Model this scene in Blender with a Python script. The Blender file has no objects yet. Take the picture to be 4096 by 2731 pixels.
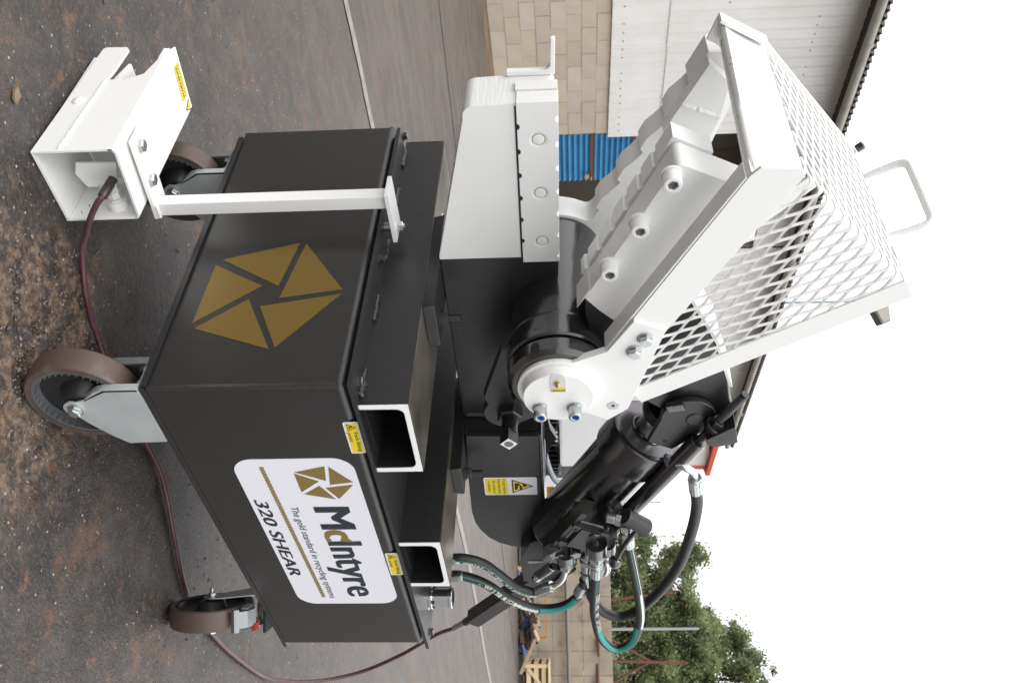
import bpy, bmesh, math, random
from mathutils import Vector, Matrix, noise
random.seed(7)
S = bpy.context.scene
C = S.collection
V = Vector
R = math.radians

# ------------------------------------------------------------ camera, sky, sun, exposure
cam = bpy.data.cameras.new('camera')
camo = bpy.data.objects.new('camera', cam); C.objects.link(camo)
cam.sensor_width = 36.0
cam.lens = 31.8865
cam.clip_start = 0.05; cam.clip_end = 900
# the photograph was taken with the camera turned on its side, so picture-right is up
right = V((0.06161, 0.02784, 0.99771)); down = V((0.67972, -0.73315, -0.02151)); fwd = V((0.73088, 0.67949, -0.06409))
m = Matrix((right, -down, -fwd)).transposed().to_4x4()
m.translation = V((-1.19206, -1.01295, 0.99694))
camo.matrix_world = m
cam.dof.use_dof = True; cam.dof.focus_distance = 2.15; cam.dof.aperture_fstop = 10.0
S.camera = camo

SUN_EL, SUN_ROT = R(58), R(-104)          # soft sun behind thin cloud, over the camera's left shoulder
W = bpy.data.worlds.new('World'); S.world = W; W.use_nodes = True
nt = W.node_tree; nt.nodes.clear()
def wn(t): return nt.nodes.new(t)
out = wn('ShaderNodeOutputWorld'); bg = wn('ShaderNodeBackground'); sky = wn('ShaderNodeTexSky')
sky.sky_type = 'NISHITA'; sky.sun_disc = False; sky.sun_elevation = SUN_EL; sky.sun_rotation = SUN_ROT
sky.air_density = 1.0; sky.dust_density = 3.0
hs = wn('ShaderNodeHueSaturation'); hs.inputs['Saturation'].default_value = 0.25
cl = wn('ShaderNodeTexNoise'); cl.inputs['Scale'].default_value = 2.2; cl.inputs['Detail'].default_value = 5
rp = wn('ShaderNodeValToRGB'); rp.color_ramp.elements[0].position = 0.3; rp.color_ramp.elements[1].position = 0.62
rp.color_ramp.elements[0].color = (9.6, 9.8, 10.1, 1); rp.color_ramp.elements[1].color = (12.4, 12.4, 12.4, 1)
mx = wn('ShaderNodeMixRGB'); mx.inputs[0].default_value = 0.88
tc = wn('ShaderNodeTexCoord')
nt.links.new(tc.outputs['Generated'], cl.inputs['Vector'])
nt.links.new(cl.outputs[0], rp.inputs[0]); nt.links.new(sky.outputs[0], hs.inputs['Color'])
nt.links.new(hs.outputs[0], mx.inputs[1]); nt.links.new(rp.outputs[0], mx.inputs[2])
# an overcast dome: the zenith about twice as bright as the horizon
sxyz = wn('ShaderNodeSeparateXYZ'); nt.links.new(tc.outputs['Generated'], sxyz.inputs[0])
gr = wn('ShaderNodeMapRange'); gr.inputs[1].default_value = 0.0; gr.inputs[2].default_value = 1.0; gr.inputs[3].default_value = 0.80; gr.inputs[4].default_value = 1.55
nt.links.new(sxyz.outputs[2], gr.inputs[0])
gm = wn('ShaderNodeVectorMath'); gm.operation = 'SCALE'; nt.links.new(mx.outputs[0], gm.inputs[0]); nt.links.new(gr.outputs[0], gm.inputs['Scale'])
nt.links.new(gm.outputs[0], bg.inputs['Color']); bg.inputs['Strength'].default_value = 0.125
nt.links.new(bg.outputs[0], out.inputs['Surface'])
sl = bpy.data.lights.new('sun', 'SUN'); sl.energy = 0.9; sl.angle = R(28); sl.color = (1.0, 0.96, 0.9)
so = bpy.data.objects.new('sun', sl); C.objects.link(so)
sd = V((math.cos(SUN_EL)*math.sin(SUN_ROT), math.cos(SUN_EL)*math.cos(SUN_ROT), math.sin(SUN_EL)))
so.rotation_euler = sd.to_track_quat('Z', 'Y').to_euler(); so.location = (0, 0, 20)
vs = S.view_settings
vs.view_transform = 'Standard'; vs.look = 'None'; vs.exposure = 0.3; vs.gamma = 1.0; vs.use_curve_mapping = False
S.render.engine = 'CYCLES'

# ------------------------------------------------------------ materials
def mat(name, col, rough=0.5, metal=0.0, bump=None, var=None, col2=None, spec=0.5, coat=0.0, rand=0.0, dirt=None):
    """Principled paint, metal or stone; var=(scale, lo, hi) mixes col with col2 by noise, bump=(scale, strength)"""
    M = bpy.data.materials.new(name); M.use_nodes = True
    n = M.node_tree; b = n.nodes['Principled BSDF']
    b.inputs['Base Color'].default_value = (*col, 1); b.inputs['Roughness'].default_value = rough
    b.inputs['Metallic'].default_value = metal; b.inputs['Specular IOR Level'].default_value = spec
    if coat: b.inputs['Coat Weight'].default_value = coat; b.inputs['Coat Roughness'].default_value = 0.15
    tc = n.nodes.new('ShaderNodeTexCoord')
    last = None
    if var:
        t = n.nodes.new('ShaderNodeTexNoise'); t.inputs['Scale'].default_value = var[0]; t.inputs['Detail'].default_value = 6
        n.links.new(tc.outputs['Object'], t.inputs['Vector'])
        r = n.nodes.new('ShaderNodeMapRange'); r.inputs[1].default_value = var[1]; r.inputs[2].default_value = var[2]
        n.links.new(t.outputs[0], r.inputs[0])
        x = n.nodes.new('ShaderNodeMixRGB'); x.inputs[1].default_value = (*col, 1); x.inputs[2].default_value = (*(col2 or col), 1)
        n.links.new(r.outputs[0], x.inputs[0]); last = x.outputs[0]
    if rand:
        oi = n.nodes.new('ShaderNodeObjectInfo'); h = n.nodes.new('ShaderNodeHueSaturation')
        r2 = n.nodes.new('ShaderNodeMapRange'); r2.inputs[3].default_value = 1-rand; r2.inputs[4].default_value = 1+rand
        n.links.new(oi.outputs['Random'], r2.inputs[0]); n.links.new(r2.outputs[0], h.inputs['Value'])
        r3 = n.nodes.new('ShaderNodeMath'); r3.operation = 'MULTIPLY'; r3.inputs[1].default_value = 7.31
        n.links.new(oi.outputs['Random'], r3.inputs[0])
        r4 = n.nodes.new('ShaderNodeMath'); r4.operation = 'FRACT'; n.links.new(r3.outputs[0], r4.inputs[0])
        r5 = n.nodes.new('ShaderNodeMapRange'); r5.inputs[3].default_value = 1-2.2*rand; r5.inputs[4].default_value = 1+1.4*rand
        n.links.new(r4.outputs[0], r5.inputs[0]); n.links.new(r5.outputs[0], h.inputs['Saturation'])
        if last: n.links.new(last, h.inputs['Color'])
        else: h.inputs['Color'].default_value = (*col, 1)
        last = h.outputs[0]
    if dirt:   # (scale, threshold, colour): chips, stains
        t = n.nodes.new('ShaderNodeTexNoise'); t.inputs['Scale'].default_value = dirt[0]; t.inputs['Detail'].default_value = 8
        n.links.new(tc.outputs['Object'], t.inputs['Vector'])
        r = n.nodes.new('ShaderNodeMapRange'); r.inputs[1].default_value = dirt[1]; r.inputs[2].default_value = dirt[1]+dirt[3]
        n.links.new(t.outputs[0], r.inputs[0])
        x = n.nodes.new('ShaderNodeMixRGB'); x.inputs[1].default_value = (*col, 1); x.inputs[2].default_value = (*dirt[2], 1)
        if last: n.links.new(last, x.inputs[1])
        n.links.new(r.outputs[0], x.inputs[0]); last = x.outputs[0]
    if last: n.links.new(last, b.inputs['Base Color'])
    if bump:
        t = n.nodes.new('ShaderNodeTexNoise'); t.inputs['Scale'].default_value = bump[0]; t.inputs['Detail'].default_value = 4
        mp = n.nodes.new('ShaderNodeMapping')
        if len(bump) > 2: mp.inputs['Scale'].default_value = bump[2]
        n.links.new(tc.outputs['Object'], mp.inputs[0]); n.links.new(mp.outputs[0], t.inputs['Vector'])
        bp = n.nodes.new('ShaderNodeBump'); bp.inputs['Strength'].default_value = bump[1]; bp.inputs['Distance'].default_value = 0.002
        n.links.new(t.outputs[0], bp.inputs['Height']); n.links.new(bp.outputs[0], b.inputs['Normal'])
    return M

BLK = mat('charcoal_powder_coat', (0.0165, 0.0152, 0.0146), 0.30, bump=(300, 0.16), var=(3, .35, .7), col2=(0.020, 0.0185, 0.0178), spec=.7)
BLKG = mat('black_gloss_paint', (0.0125, 0.012, 0.0125), 0.2, bump=(90, 0.3, (1, .25, 1)), spec=1.0, coat=.4)
BLKM = mat('black_wrinkle_paint', (0.0125, 0.012, 0.013), 0.38, bump=(70, 0.35, (1, 1, .4)), spec=.65)
ZPL = mat('dull_zinc_plate', (0.50, 0.53, 0.53), 0.36, 0.35, bump=(40, .05), var=(9, .35, .7), col2=(0.38, 0.41, 0.415))
RIM = mat('grey_rim', (0.085, 0.09, 0.095), 0.45, bump=(40, .3))
BLKD = mat('inside_black', (0.008, 0.008, 0.008), 0.6)
RAWD = mat('smoky_mill_steel', (0.30, 0.26, 0.22), 0.3, 0.75, bump=(30, .2, (6, .4, 1)), var=(5, .3, .7), col2=(0.09, 0.078, 0.066))
WHT = mat('white_gloss_paint', (0.80, 0.80, 0.785), 0.3, bump=(55, 0.10))
WHTG = mat('white_jaw_paint', (0.76, 0.76, 0.75), 0.32, bump=(40, 0.16), var=(6, .3, .7), col2=(0.725, 0.725, 0.715))
WHTC = mat('white_brushed_cut_edge', (0.72, 0.73, 0.73), 0.4, bump=(22, 0.5, (1, 1, 9)))
WHTP = mat('chipped_white_paint', (0.76, 0.76, 0.745), 0.32, bump=(55, 0.1), dirt=(42, .615, (0.02, 0.018, 0.012), .02))
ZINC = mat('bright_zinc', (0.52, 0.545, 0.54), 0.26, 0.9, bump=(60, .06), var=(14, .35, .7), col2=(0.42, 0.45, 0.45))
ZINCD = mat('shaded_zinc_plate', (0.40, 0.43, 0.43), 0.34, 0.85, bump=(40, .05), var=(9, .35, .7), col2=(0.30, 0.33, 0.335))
CHRM = mat('chrome', (0.75, 0.75, 0.76), 0.12, 1.0)
ROD = mat('hard_chromed_rod', (0.5, 0.5, 0.5), 0.16, 1.0)
BRASS = mat('brass', (0.55, 0.42, 0.16), 0.3, 1.0)
BLUEZ = mat('blue_zinc_socket', (0.12, 0.34, 0.62), 0.3, 0.6)
TREAD = mat('brown_polyurethane', (0.088, 0.052, 0.046), 0.45, bump=(60, .1), var=(12, .35, .7), col2=(0.058, 0.050, 0.040), dirt=(22, .58, (0.11, 0.088, 0.07), .12))
HUB = mat('black_wheel_centre', (0.014, 0.014, 0.015), 0.38, bump=(120, .2))
RUBB = mat('hose_rubber', (0.013, 0.013, 0.0135), 0.5, bump=(120, .12))
TEAL = mat('teal_hose_print', (0.02, 0.27, 0.24), 0.5)
CREAM = mat('cream_print', (0.62, 0.60, 0.53), 0.5)
GOLD = mat('gold_vinyl', (0.178, 0.113, 0.024), 0.32, 0.3)
GOLDL = mat('gold_print', (0.20, 0.14, 0.035), 0.45)
STICK = mat('white_vinyl', (0.74, 0.74, 0.79), 0.3)
INK = mat('slate_ink', (0.015, 0.022, 0.028), 0.4)
BINK = mat('black_ink', (0.008, 0.008, 0.007), 0.4)
YEL = mat('yellow_vinyl', (0.78, 0.60, 0.02), 0.35)
CABLE = mat('maroon_cable_sheath', (0.078, 0.026, 0.036), 0.36, var=(30, .4, .7), col2=(0.095, 0.05, 0.052))
GREYC = mat('grey_conduit', (0.26, 0.28, 0.32), 0.4, var=(60, .3, .7), col2=(0.17, 0.19, 0.22))
REDP = mat('red_plastic', (0.28, 0.015, 0.015), 0.4)
BRK = mat('brake_steel', (0.24, 0.25, 0.255), 0.32, 0.6)

# ------------------------------------------------------------ object helpers
ROOTINV = {}
def thing(name, label, cat, loc=(0, 0, 0), rotz=0.0, group=None, local=False):
    o = bpy.data.objects.new(name, None); C.objects.link(o)
    o.location = loc; o.rotation_euler = (0, 0, rotz); o.empty_display_size = 0.1
    tag(o, label, cat, group)
    ROOTINV[o] = Matrix() if local else (Matrix.Translation(loc) @ Matrix.Rotation(rotz, 4, 'Z')).inverted()
    return o
def tag(o, label, cat=None, group=None):
    o['label'] = label
    if cat: o['category'] = cat
    if group: o['group'] = group
    return o
def finish(me, ang=35):
    for p in me.polygons: p.use_smooth = True
    me.set_sharp_from_angle(angle=R(ang))
def obj(name, bm, m, parent=None, ang=35, smooth=True):
    """one mesh object, a part of parent; points given in the parent's thing's frame or the world's"""
    if parent is not None: bm.transform(ROOTINV[parent])
    bmesh.ops.recalc_face_normals(bm, faces=bm.faces)
    me = bpy.data.meshes.new(name); bm.to_mesh(me); bm.free()
    for mm in (m if isinstance(m, (list, tuple)) else [m]): me.materials.append(mm)
    if smooth: finish(me, ang)
    o = bpy.data.objects.new(name, me); C.objects.link(o)
    if smooth: w = o.modifiers.new('wn', 'WEIGHTED_NORMAL'); w.keep_sharp = True
    if parent is not None: o.parent = parent; ROOTINV[o] = ROOTINV[parent]
    else: ROOTINV[o] = Matrix()
    return o
def put(name, me, M, parent):
    """an object sharing the mesh me, set at M"""
    o = bpy.data.objects.new(name, me); C.objects.link(o)
    o.parent = parent; o.matrix_local = ROOTINV[parent] @ M
    ROOTINV[o] = ROOTINV[parent]
    return o
def mesh_of(bm, m, ang=35):
    bmesh.ops.recalc_face_normals(bm, faces=bm.faces)
    me = bpy.data.meshes.new('shared'); bm.to_mesh(me); bm.free()
    for mm in (m if isinstance(m, (list, tuple)) else [m]): me.materials.append(mm)
    finish(me, ang); return me
def BM(): return bmesh.new()
def bevel(bm, w, seg=2, ang=30):
    es = [e for e in bm.edges if len(e.link_faces) == 2 and e.calc_face_angle(0) > R(ang)]
    if es and w > 0: bmesh.ops.bevel(bm, geom=es, offset=w, segments=seg, profile=0.5, affect='EDGES', clamp_overlap=True)
    return bm
def box(lo, hi, bev=0.0, bm=None, mi=0):
    b = BM(); (x0, y0, z0), (x1, y1, z1) = lo, hi
    v = [b.verts.new(c) for c in ((x0,y0,z0),(x1,y0,z0),(x1,y1,z0),(x0,y1,z0),(x0,y0,z1),(x1,y0,z1),(x1,y1,z1),(x0,y1,z1))]
    for f in ((0,3,2,1),(4,5,6,7),(0,1,5,4),(1,2,6,5),(2,3,7,6),(3,0,4,7)): b.faces.new([v[i] for i in f])
    bevel(b, bev)
    return join(bm, b)
def join(bm, b, mi=0):
    if bm is None: return b
    me = bpy.data.meshes.new('t'); b.to_mesh(me); b.free(); n = len(bm.faces); bm.from_mesh(me); bpy.data.meshes.remove(me)
    if mi:
        bm.faces.ensure_lookup_table()
        for f in bm.faces[n:]: f.material_index = mi
    return bm
def prism(poly, d0, d1, axis='y', bev=0.0, bm=None, seg=2, bang=30):
    """polygon extruded along an axis; 'y': points (x,z), 'x': points (y,z), 'z': points (x,y)"""
    def P(p, d): return {'y': (p[0], d, p[1]), 'x': (d, p[0], p[1]), 'z': (p[0], p[1], d)}[axis]
    b = BM(); A = [b.verts.new(P(p, d0)) for p in poly]; B = [b.verts.new(P(p, d1)) for p in poly]
    n = len(poly); b.faces.new(A); b.faces.new(B[::-1])
    for i in range(n): b.faces.new((A[i], B[i], B[(i+1) % n], A[(i+1) % n]))
    bmesh.ops.recalc_face_normals(b, faces=b.faces)
    bevel(b, bev, seg, bang)
    return join(bm, b)
def frame_of(d):
    d = V(d).normalized(); u = d.orthogonal().normalized(); return u, d.cross(u), d
def lathe(p, d, prof, seg=32, bm=None, cap0=True, cap1=True):
    """profile of (distance along d, radius) turned round the line p + t d"""
    b = BM(); u, w, d = frame_of(d); p = V(p); rings = []
    for t, r in prof:
        rings.append([b.verts.new(p + d*t + (u*math.cos(2*math.pi*k/seg) + w*math.sin(2*math.pi*k/seg))*r) for k in range(seg)])
    for A, B in zip(rings, rings[1:]):
        for k in range(seg): b.faces.new((A[k], A[(k+1) % seg], B[(k+1) % seg], B[k]))
    if cap0: b.faces.new(rings[0][::-1])
    if cap1: b.faces.new(rings[-1])
    return join(bm, b)
def cyl(p0, p1, r, seg=24, bev=0.0, bm=None):
    p0, p1 = V(p0), V(p1); L = (p1-p0).length
    pr = [(0, r-bev), (bev, r), (L-bev, r), (L, r-bev)] if bev else [(0, r), (L, r)]
    return lathe(p0, p1-p0, pr, seg, bm)
def smooth_path(pts, n=8):
    """Catmull-Rom through the points"""
    P = [V(p) for p in pts]; P = [P[0]*2-P[1]] + P + [P[-1]*2-P[-2]]; o = []
    for i in range(1, len(P)-2):
        a, b, c, d = P[i-1:i+3]
        for k in range(n):
            t = k/n; o.append(0.5*((2*b)+(c-a)*t+(2*a-5*b+4*c-d)*t*t+(3*b-a-3*c+d)*t**3))
    o.append(P[-2]); return o
def frames(path, up=(0, -1, 0)):
    F = []; up = V(up)
    for i, p in enumerate(path):
        t = (path[min(i+1, len(path)-1)] - path[max(i-1, 0)]).normalized()
        u = (up - t*up.dot(t))
        if u.length < 1e-4: u = t.orthogonal()
        u.normalize(); F.append((p, t, u, t.cross(u)))
    return F
def tube(path, r, seg=12, bm=None, caps=True, up=None):
    b = BM(); path = [V(p) for p in path]
    # parallel-transport frame
    t0 = (path[1]-path[0]).normalized(); u = t0.orthogonal().normalized() if up is None else (V(up)-t0*V(up).dot(t0)).normalized()
    rings = []
    for i, p in enumerate(path):
        t = (path[min(i+1, len(path)-1)] - path[max(i-1, 0)]).normalized()
        u = (u - t*u.dot(t)).normalized(); w = t.cross(u)
        rr = r(i/(len(path)-1)) if callable(r) else r
        rings.append([b.verts.new(p + (u*math.cos(2*math.pi*k/seg)+w*math.sin(2*math.pi*k/seg))*rr) for k in range(seg)])
    for A, B in zip(rings, rings[1:]):
        for k in range(seg): b.faces.new((A[k], A[(k+1) % seg], B[(k+1) % seg], B[k]))
    if caps: b.faces.new(rings[0][::-1]); b.faces.new(rings[-1])
    return join(bm, b)
def obox(c, ax, half, bev=0.0, bm=None):
    """box with centre c, axes ax (3 vectors), half sizes"""
    b = box((-half[0], -half[1], -half[2]), half, bev)
    M = Matrix([V(a).normalized() for a in ax]).transposed().to_4x4(); M.translation = V(c)
    b.transform(M); return join(bm, b)
def bar(p0, p1, w, h, side, bev=0.0, bm=None):
    """straight bar of section w (along side) x h from p0 to p1"""
    p0, p1 = V(p0), V(p1); t = (p1-p0).normalized(); s = V(side); s = (s-t*s.dot(t)).normalized(); n = t.cross(s)
    return obox((p0+p1)/2, (t, s, n), ((p1-p0).length/2, w/2, h/2), bev, bm)
def Mdir(p, d, roll=0.0):
    u, w, d = frame_of(d); M = Matrix((u, w, d)).transposed().to_4x4(); M.translation = V(p)
    return M @ Matrix.Rotation(roll, 4, 'Z')
def hexprism(r, z0, z1, ch=0.0):
    pr = [(z0, r), (z1-ch, r), (z1, r*0.88)] if ch else [(z0, r), (z1, r)]
    return lathe((0, 0, 0), (0, 0, 1), pr, 6)
def hexbolt_mesh(r, m, washer=True, nut_stud=0.0):
    b = BM()
    if washer: join(b, lathe((0,0,0), (0,0,1), [(0, r*1.28), (r*.16, r*1.28), (r*.2, r*1.2)], 24))
    join(b, hexprism(r, r*.2 if washer else 0, r*1.05, r*.14))
    join(b, lathe((0,0,0), (0,0,1), [(r*1.05, r*.72), (r*1.09, r*.68)], 18))
    if nut_stud: join(b, lathe((0,0,0), (0,0,1), [(r*1.05, r*.55), (r*1.05+nut_stud, r*.55), (r*1.1+nut_stud, r*.48)], 14))
    return mesh_of(b, m)
def socket_mesh(r, h, m, m2, washer=True):
    """cap screw with a hexagon socket"""
    b = BM(); s = 0.0
    if washer: join(b, lathe((0,0,0), (0,0,1), [(0, r*1.22), (r*.2, r*1.22), (r*.24, r*1.15)], 28)); s = r*.2
    join(b, lathe((0,0,0), (0,0,1), [(s, r), (h-r*.18, r), (h-r*.05, r*.95), (h, r*.84), (h, r*.62)], 28, cap1=False))
    k = 24; u = 2*math.pi
    inner = [b.verts.new((math.cos(u*i/k)*r*.62, math.sin(u*i/k)*r*.62, h)) for i in range(k)]
    hx = lambda a: r*.5*math.cos(math.pi/6)/math.cos(((a) % (math.pi/3))-math.pi/6)
    rim = [b.verts.new((math.cos(u*i/k)*hx(u*i/k)*1.12, math.sin(u*i/k)*hx(u*i/k)*1.12, h-r*.06)) for i in range(k)]
    bot = [b.verts.new((math.cos(u*i/k)*hx(u*i/k)*1.08, math.sin(u*i/k)*hx(u*i/k)*1.08, h-r*.75)) for i in range(k)]
    for i in range(k):
        j = (i+1) % k; b.faces.new((inner[i], inner[j], rim[j], rim[i])); f = b.faces.new((rim[i], rim[j], bot[j], bot[i])); f.material_index = 1
    f = b.faces.new(bot); f.material_index = 1
    return mesh_of(b, [m, m2])
def carve(o, cutters):
    """cut the closed solids out of o"""
    me = bpy.data.meshes.new('cut'); cutters.to_mesh(me); cutters.free(); c = bpy.data.objects.new('cut', me); C.objects.link(c)
    c.matrix_world = ROOTINV[o]
    par = o.parent; o.parent = None
    md = o.modifiers.new('b', 'BOOLEAN'); md.object = c; md.operation = 'DIFFERENCE'; md.solver = 'EXACT'
    while o.modifiers[0] != md: o.modifiers.move(len(o.modifiers)-1, 0)
    wn_on = [x for x in o.modifiers if x != md]
    for x in wn_on: o.modifiers.remove(x)
    bpy.context.view_layer.update()
    new = bpy.data.meshes.new_from_object(o.evaluated_get(bpy.context.evaluated_depsgraph_get()))
    o.modifiers.remove(md); o.data = new; finish(new); o.parent = par
    bpy.data.objects.remove(c)
    w = o.modifiers.new('wn', 'WEIGHTED_NORMAL'); w.keep_sharp = True
def glyphs(txt, offset=0.0, shear=0.0):
    """flat text as a bmesh, 1 unit type size, standing in the local x-y plane"""
    cu = bpy.data.curves.new('t', 'FONT'); cu.body = txt; cu.offset = offset; cu.shear = shear; cu.resolution_u = 3
    o = bpy.data.objects.new('t', cu); C.objects.link(o)
    bpy.context.view_layer.update()
    me = bpy.data.meshes.new_from_object(o.evaluated_get(bpy.context.evaluated_depsgraph_get()))
    bpy.data.objects.remove(o); bpy.data.curves.remove(cu)
    b = BM(); b.from_mesh(me); bpy.data.meshes.remove(me); return b
def bbox(b):
    xs = [v.co.x for v in b.verts]; ys = [v.co.y for v in b.verts]; return min(xs), max(xs), min(ys), max(ys)
CAPH = None
def lettering(txt, O, xd, yd, w, h, bold=0.0, shear=0.0):
    """text whose baseline starts at O and runs along xd for w, capitals h high along yd"""
    global CAPH
    if CAPH is None: t = glyphs('H'); CAPH = bbox(t)[3]; t.free()
    b = glyphs(txt, bold, shear); x0, x1, y0, y1 = bbox(b)
    xd, yd = V(xd).normalized(), V(yd).normalized(); n = xd.cross(yd)
    sx = w/(x1-x0); sy = h/CAPH
    M = Matrix((xd*sx, yd*sy, n)).transposed().to_4x4(); M.translation = V(O) - xd*sx*x0
    b.transform(M); return b
def bold_lettering(txt, O, xd, yd, w, h, d, shear=0.0):
    """heavier strokes: the same letters laid side by side a hair apart"""
    xd = V(xd).normalized(); n = xd.cross(V(yd).normalized()); b = None
    for k in (-1, -.33, .33, 1): b = join(b, lettering(txt, V(O)+xd*(d+k*d)+n*(.00006*(k+1)), xd, yd, w-2*d, h, 0.0, shear))
    return b
def flat(polys, O, xd, yd, bm=None):
    """flat polygons given in a plane's own axes"""
    b = BM(); xd, yd = V(xd), V(yd); O = V(O)
    for p in polys: b.faces.new([b.verts.new(O + xd*q[0] + yd*q[1]) for q in p])
    return join(bm, b)
def rrect(w, h, r, n=6):
    o = []
    for cx, cy, a in ((w-r, h-r, 0), (r, h-r, 90), (r, r, 180), (w-r, r, 270)):
        for k in range(n+1): t = R(a+90*k/n); o.append((cx+r*math.cos(t), cy+r*math.sin(t)))
    return o
def slab(poly, O, xd, yd, t, bm=None):
    """thin solid sheet (vinyl, plate) of outline poly lying on O with thickness t along xd x yd"""
    xd, yd = V(xd).normalized(), V(yd).normalized(); n = xd.cross(yd); O = V(O); b = BM()
    A = [b.verts.new(O+xd*q[0]+yd*q[1]) for q in poly]; B = [b.verts.new(O+xd*q[0]+yd*q[1]+n*t) for q in poly]; k = len(poly)
    b.faces.new(A[::-1]); b.faces.new(B)
    for i in range(k): b.faces.new((A[i], A[(i+1) % k], B[(i+1) % k], B[i]))
    return join(bm, b)
def arc(cx, cz, r, a0, a1, n=12):
    return [(cx+r*math.cos(R(a0+(a1-a0)*k/n)), cz+r*math.sin(R(a0+(a1-a0)*k/n))) for k in range(n+1)]
X3, Y3, Z3 = (1, 0, 0), (0, 1, 0), (0, 0, 1)

# ============================================================ GROUND
def ground_material():
    M = bpy.data.materials.new('oily_concrete_yard'); M.use_nodes = True
    n = M.node_tree; L = n.links.new; b = n.nodes['Principled BSDF']
    g = n.nodes.new('ShaderNodeNewGeometry'); pos = g.outputs['Position']
    def noi(s, d=6, ro=.55, sc=None):
        t = n.nodes.new('ShaderNodeTexNoise'); t.inputs['Scale'].default_value = s; t.inputs['Detail'].default_value = d; t.inputs['Roughness'].default_value = ro
        if sc:
            mp = n.nodes.new('ShaderNodeMapping'); mp.inputs['Scale'].default_value = sc; L(pos, mp.inputs[0]); L(mp.outputs[0], t.inputs['Vector'])
        else: L(pos, t.inputs['Vector'])
        return t.outputs[0]
    def rng(v, a, c, lo=0., hi=1.):
        r = n.nodes.new('ShaderNodeMapRange'); r.inputs[1].default_value = a; r.inputs[2].default_value = c
        r.inputs[3].default_value = lo; r.inputs[4].default_value = hi; L(v, r.inputs[0]); return r.outputs[0]
    def mix(f, a, c, mode='MIX'):
        x = n.nodes.new('ShaderNodeMixRGB'); x.blend_type = mode
        if isinstance(f, float): x.inputs[0].default_value = f
        else: L(f, x.inputs[0])
        for i, q in ((1, a), (2, c)):
            if isinstance(q, tuple): x.inputs[i].default_value = (*q, 1)
            else: L(q, x.inputs[i])
        return x.outputs[0]
    def mth(op, a, c):
        x = n.nodes.new('ShaderNodeMath'); x.operation = op
        for i, q in ((0, a), (1, c)):
            if isinstance(q, (int, float)): x.inputs[i].default_value = q
            else: L(q, x.inputs[i])
        return x.outputs[0]
    base = mix(rng(noi(1.1, 7), .35, .65), (0.020, 0.0165, 0.0148), (0.041, 0.0345, 0.031))
    base = mix(rng(noi(13, 8, .72), .44, .62), base, (0.066, 0.054, 0.048))
    base = mix(rng(noi(5, 8, .7), .49, .60, 0, .85), base, (0.018, 0.0158, 0.0145))
    base = mix(rng(noi(90, 5, .75), .52, .66, 0, .55), base, (0.135, 0.113, 0.100))
    base = mix(rng(noi(52, 4, .75), .55, .63, 0, .6), base, (0.010, 0.009, 0.0085))
    # the yard dries out and greys with trampled dust away from the oily patch the machine stands on
    sx = n.nodes.new('ShaderNodeSeparateXYZ'); L(pos, sx.inputs[0])
    far = rng(mth('ADD', mth('ADD', sx.outputs[0], sx.outputs[1]), mth('MULTIPLY', noi(.9, 5), 1.2)), 1.6, 4.6)
    base = mix(mth('MULTIPLY', far, .75), base, mix(rng(noi(5, 8, .65, (.35, 1, 1)), .35, .68), (0.060, 0.050, 0.045), (0.115, 0.098, 0.090)))
    # rust blooms from swarf
    rs = mth('MULTIPLY', rng(noi(3.7, 9, .68), .56, .64), rng(noi(26, 5), .38, .55))
    base = mix(mth('MULTIPLY', rs, .7), base, mix(noi(40), (0.075, 0.036, 0.018), (0.165, 0.085, 0.048)))
    rs2 = mth('MULTIPLY', rng(noi(15, 8, .72), .575, .65), .75)
    base = mix(rs2, base, (0.15, 0.07, 0.035))
    # tan mud caked round the front castor
    vx = n.nodes.new('ShaderNodeVectorMath'); vx.operation = 'DISTANCE'; L(pos, vx.inputs[0]); vx.inputs[1].default_value = (-0.02, 0.06, 0)
    dist = mth('ADD', vx.outputs['Value'], mth('MULTIPLY', mth('SUBTRACT', noi(7, 8, .6), .5), .55))
    mud = mth('MULTIPLY', rng(dist, .31, .22), rng(noi(17, 8, .68), .44, .54))
    base = mix(mud, base, mix(rng(noi(60, 5), .35, .65), (0.058, 0.038, 0.025), (0.215, 0.150, 0.102)))
    # orange silt along the foot of the warehouse wall
    wl = mth('SUBTRACT', mth('MULTIPLY', sx.outputs[1], .9757), mth('MULTIPLY', sx.outputs[0], .219))
    silt = mth('MULTIPLY', rng(mth('ADD', wl, mth('MULTIPLY', noi(1.2, 5), 1.6)), 8.7, 9.5), .8)
    base = mix(silt, base, mix(rng(noi(3, 5, .6, (.3, 1, 1)), .4, .65), (0.10, 0.062, 0.04), (0.28, 0.155, 0.072)))
    # pale chips of grit
    vo = n.nodes.new('ShaderNodeTexVoronoi'); vo.inputs['Scale'].default_value = 70; L(pos, vo.inputs['Vector'])
    sp = n.nodes.new('ShaderNodeSeparateColor'); L(vo.outputs['Color'], sp.inputs[0])
    chip = mth('MULTIPLY', rng(vo.outputs['Distance'], .23, .15), rng(sp.outputs[0], .89, .91))
    base = mix(mth('MULTIPLY', chip, .9), base, mix(sp.outputs[1], (0.42, 0.40, 0.38), (0.32, 0.20, 0.15)))
    L(base, b.inputs['Base Color'])
    L(rng(noi(2.3, 6), .3, .7, .30, .54), b.inputs['Roughness'])
    b.inputs['Specular IOR Level'].default_value = .5
    bp = n.nodes.new('ShaderNodeBump'); bp.inputs['Strength'].default_value = 1.0; bp.inputs['Distance'].default_value = .006
    L(mth('ADD', noi(55, 7, .7), mth('MULTIPLY', noi(160, 3), .5)), bp.inputs['Height']); L(bp.outputs[0], b.inputs['Normal'])
    return M
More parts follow.
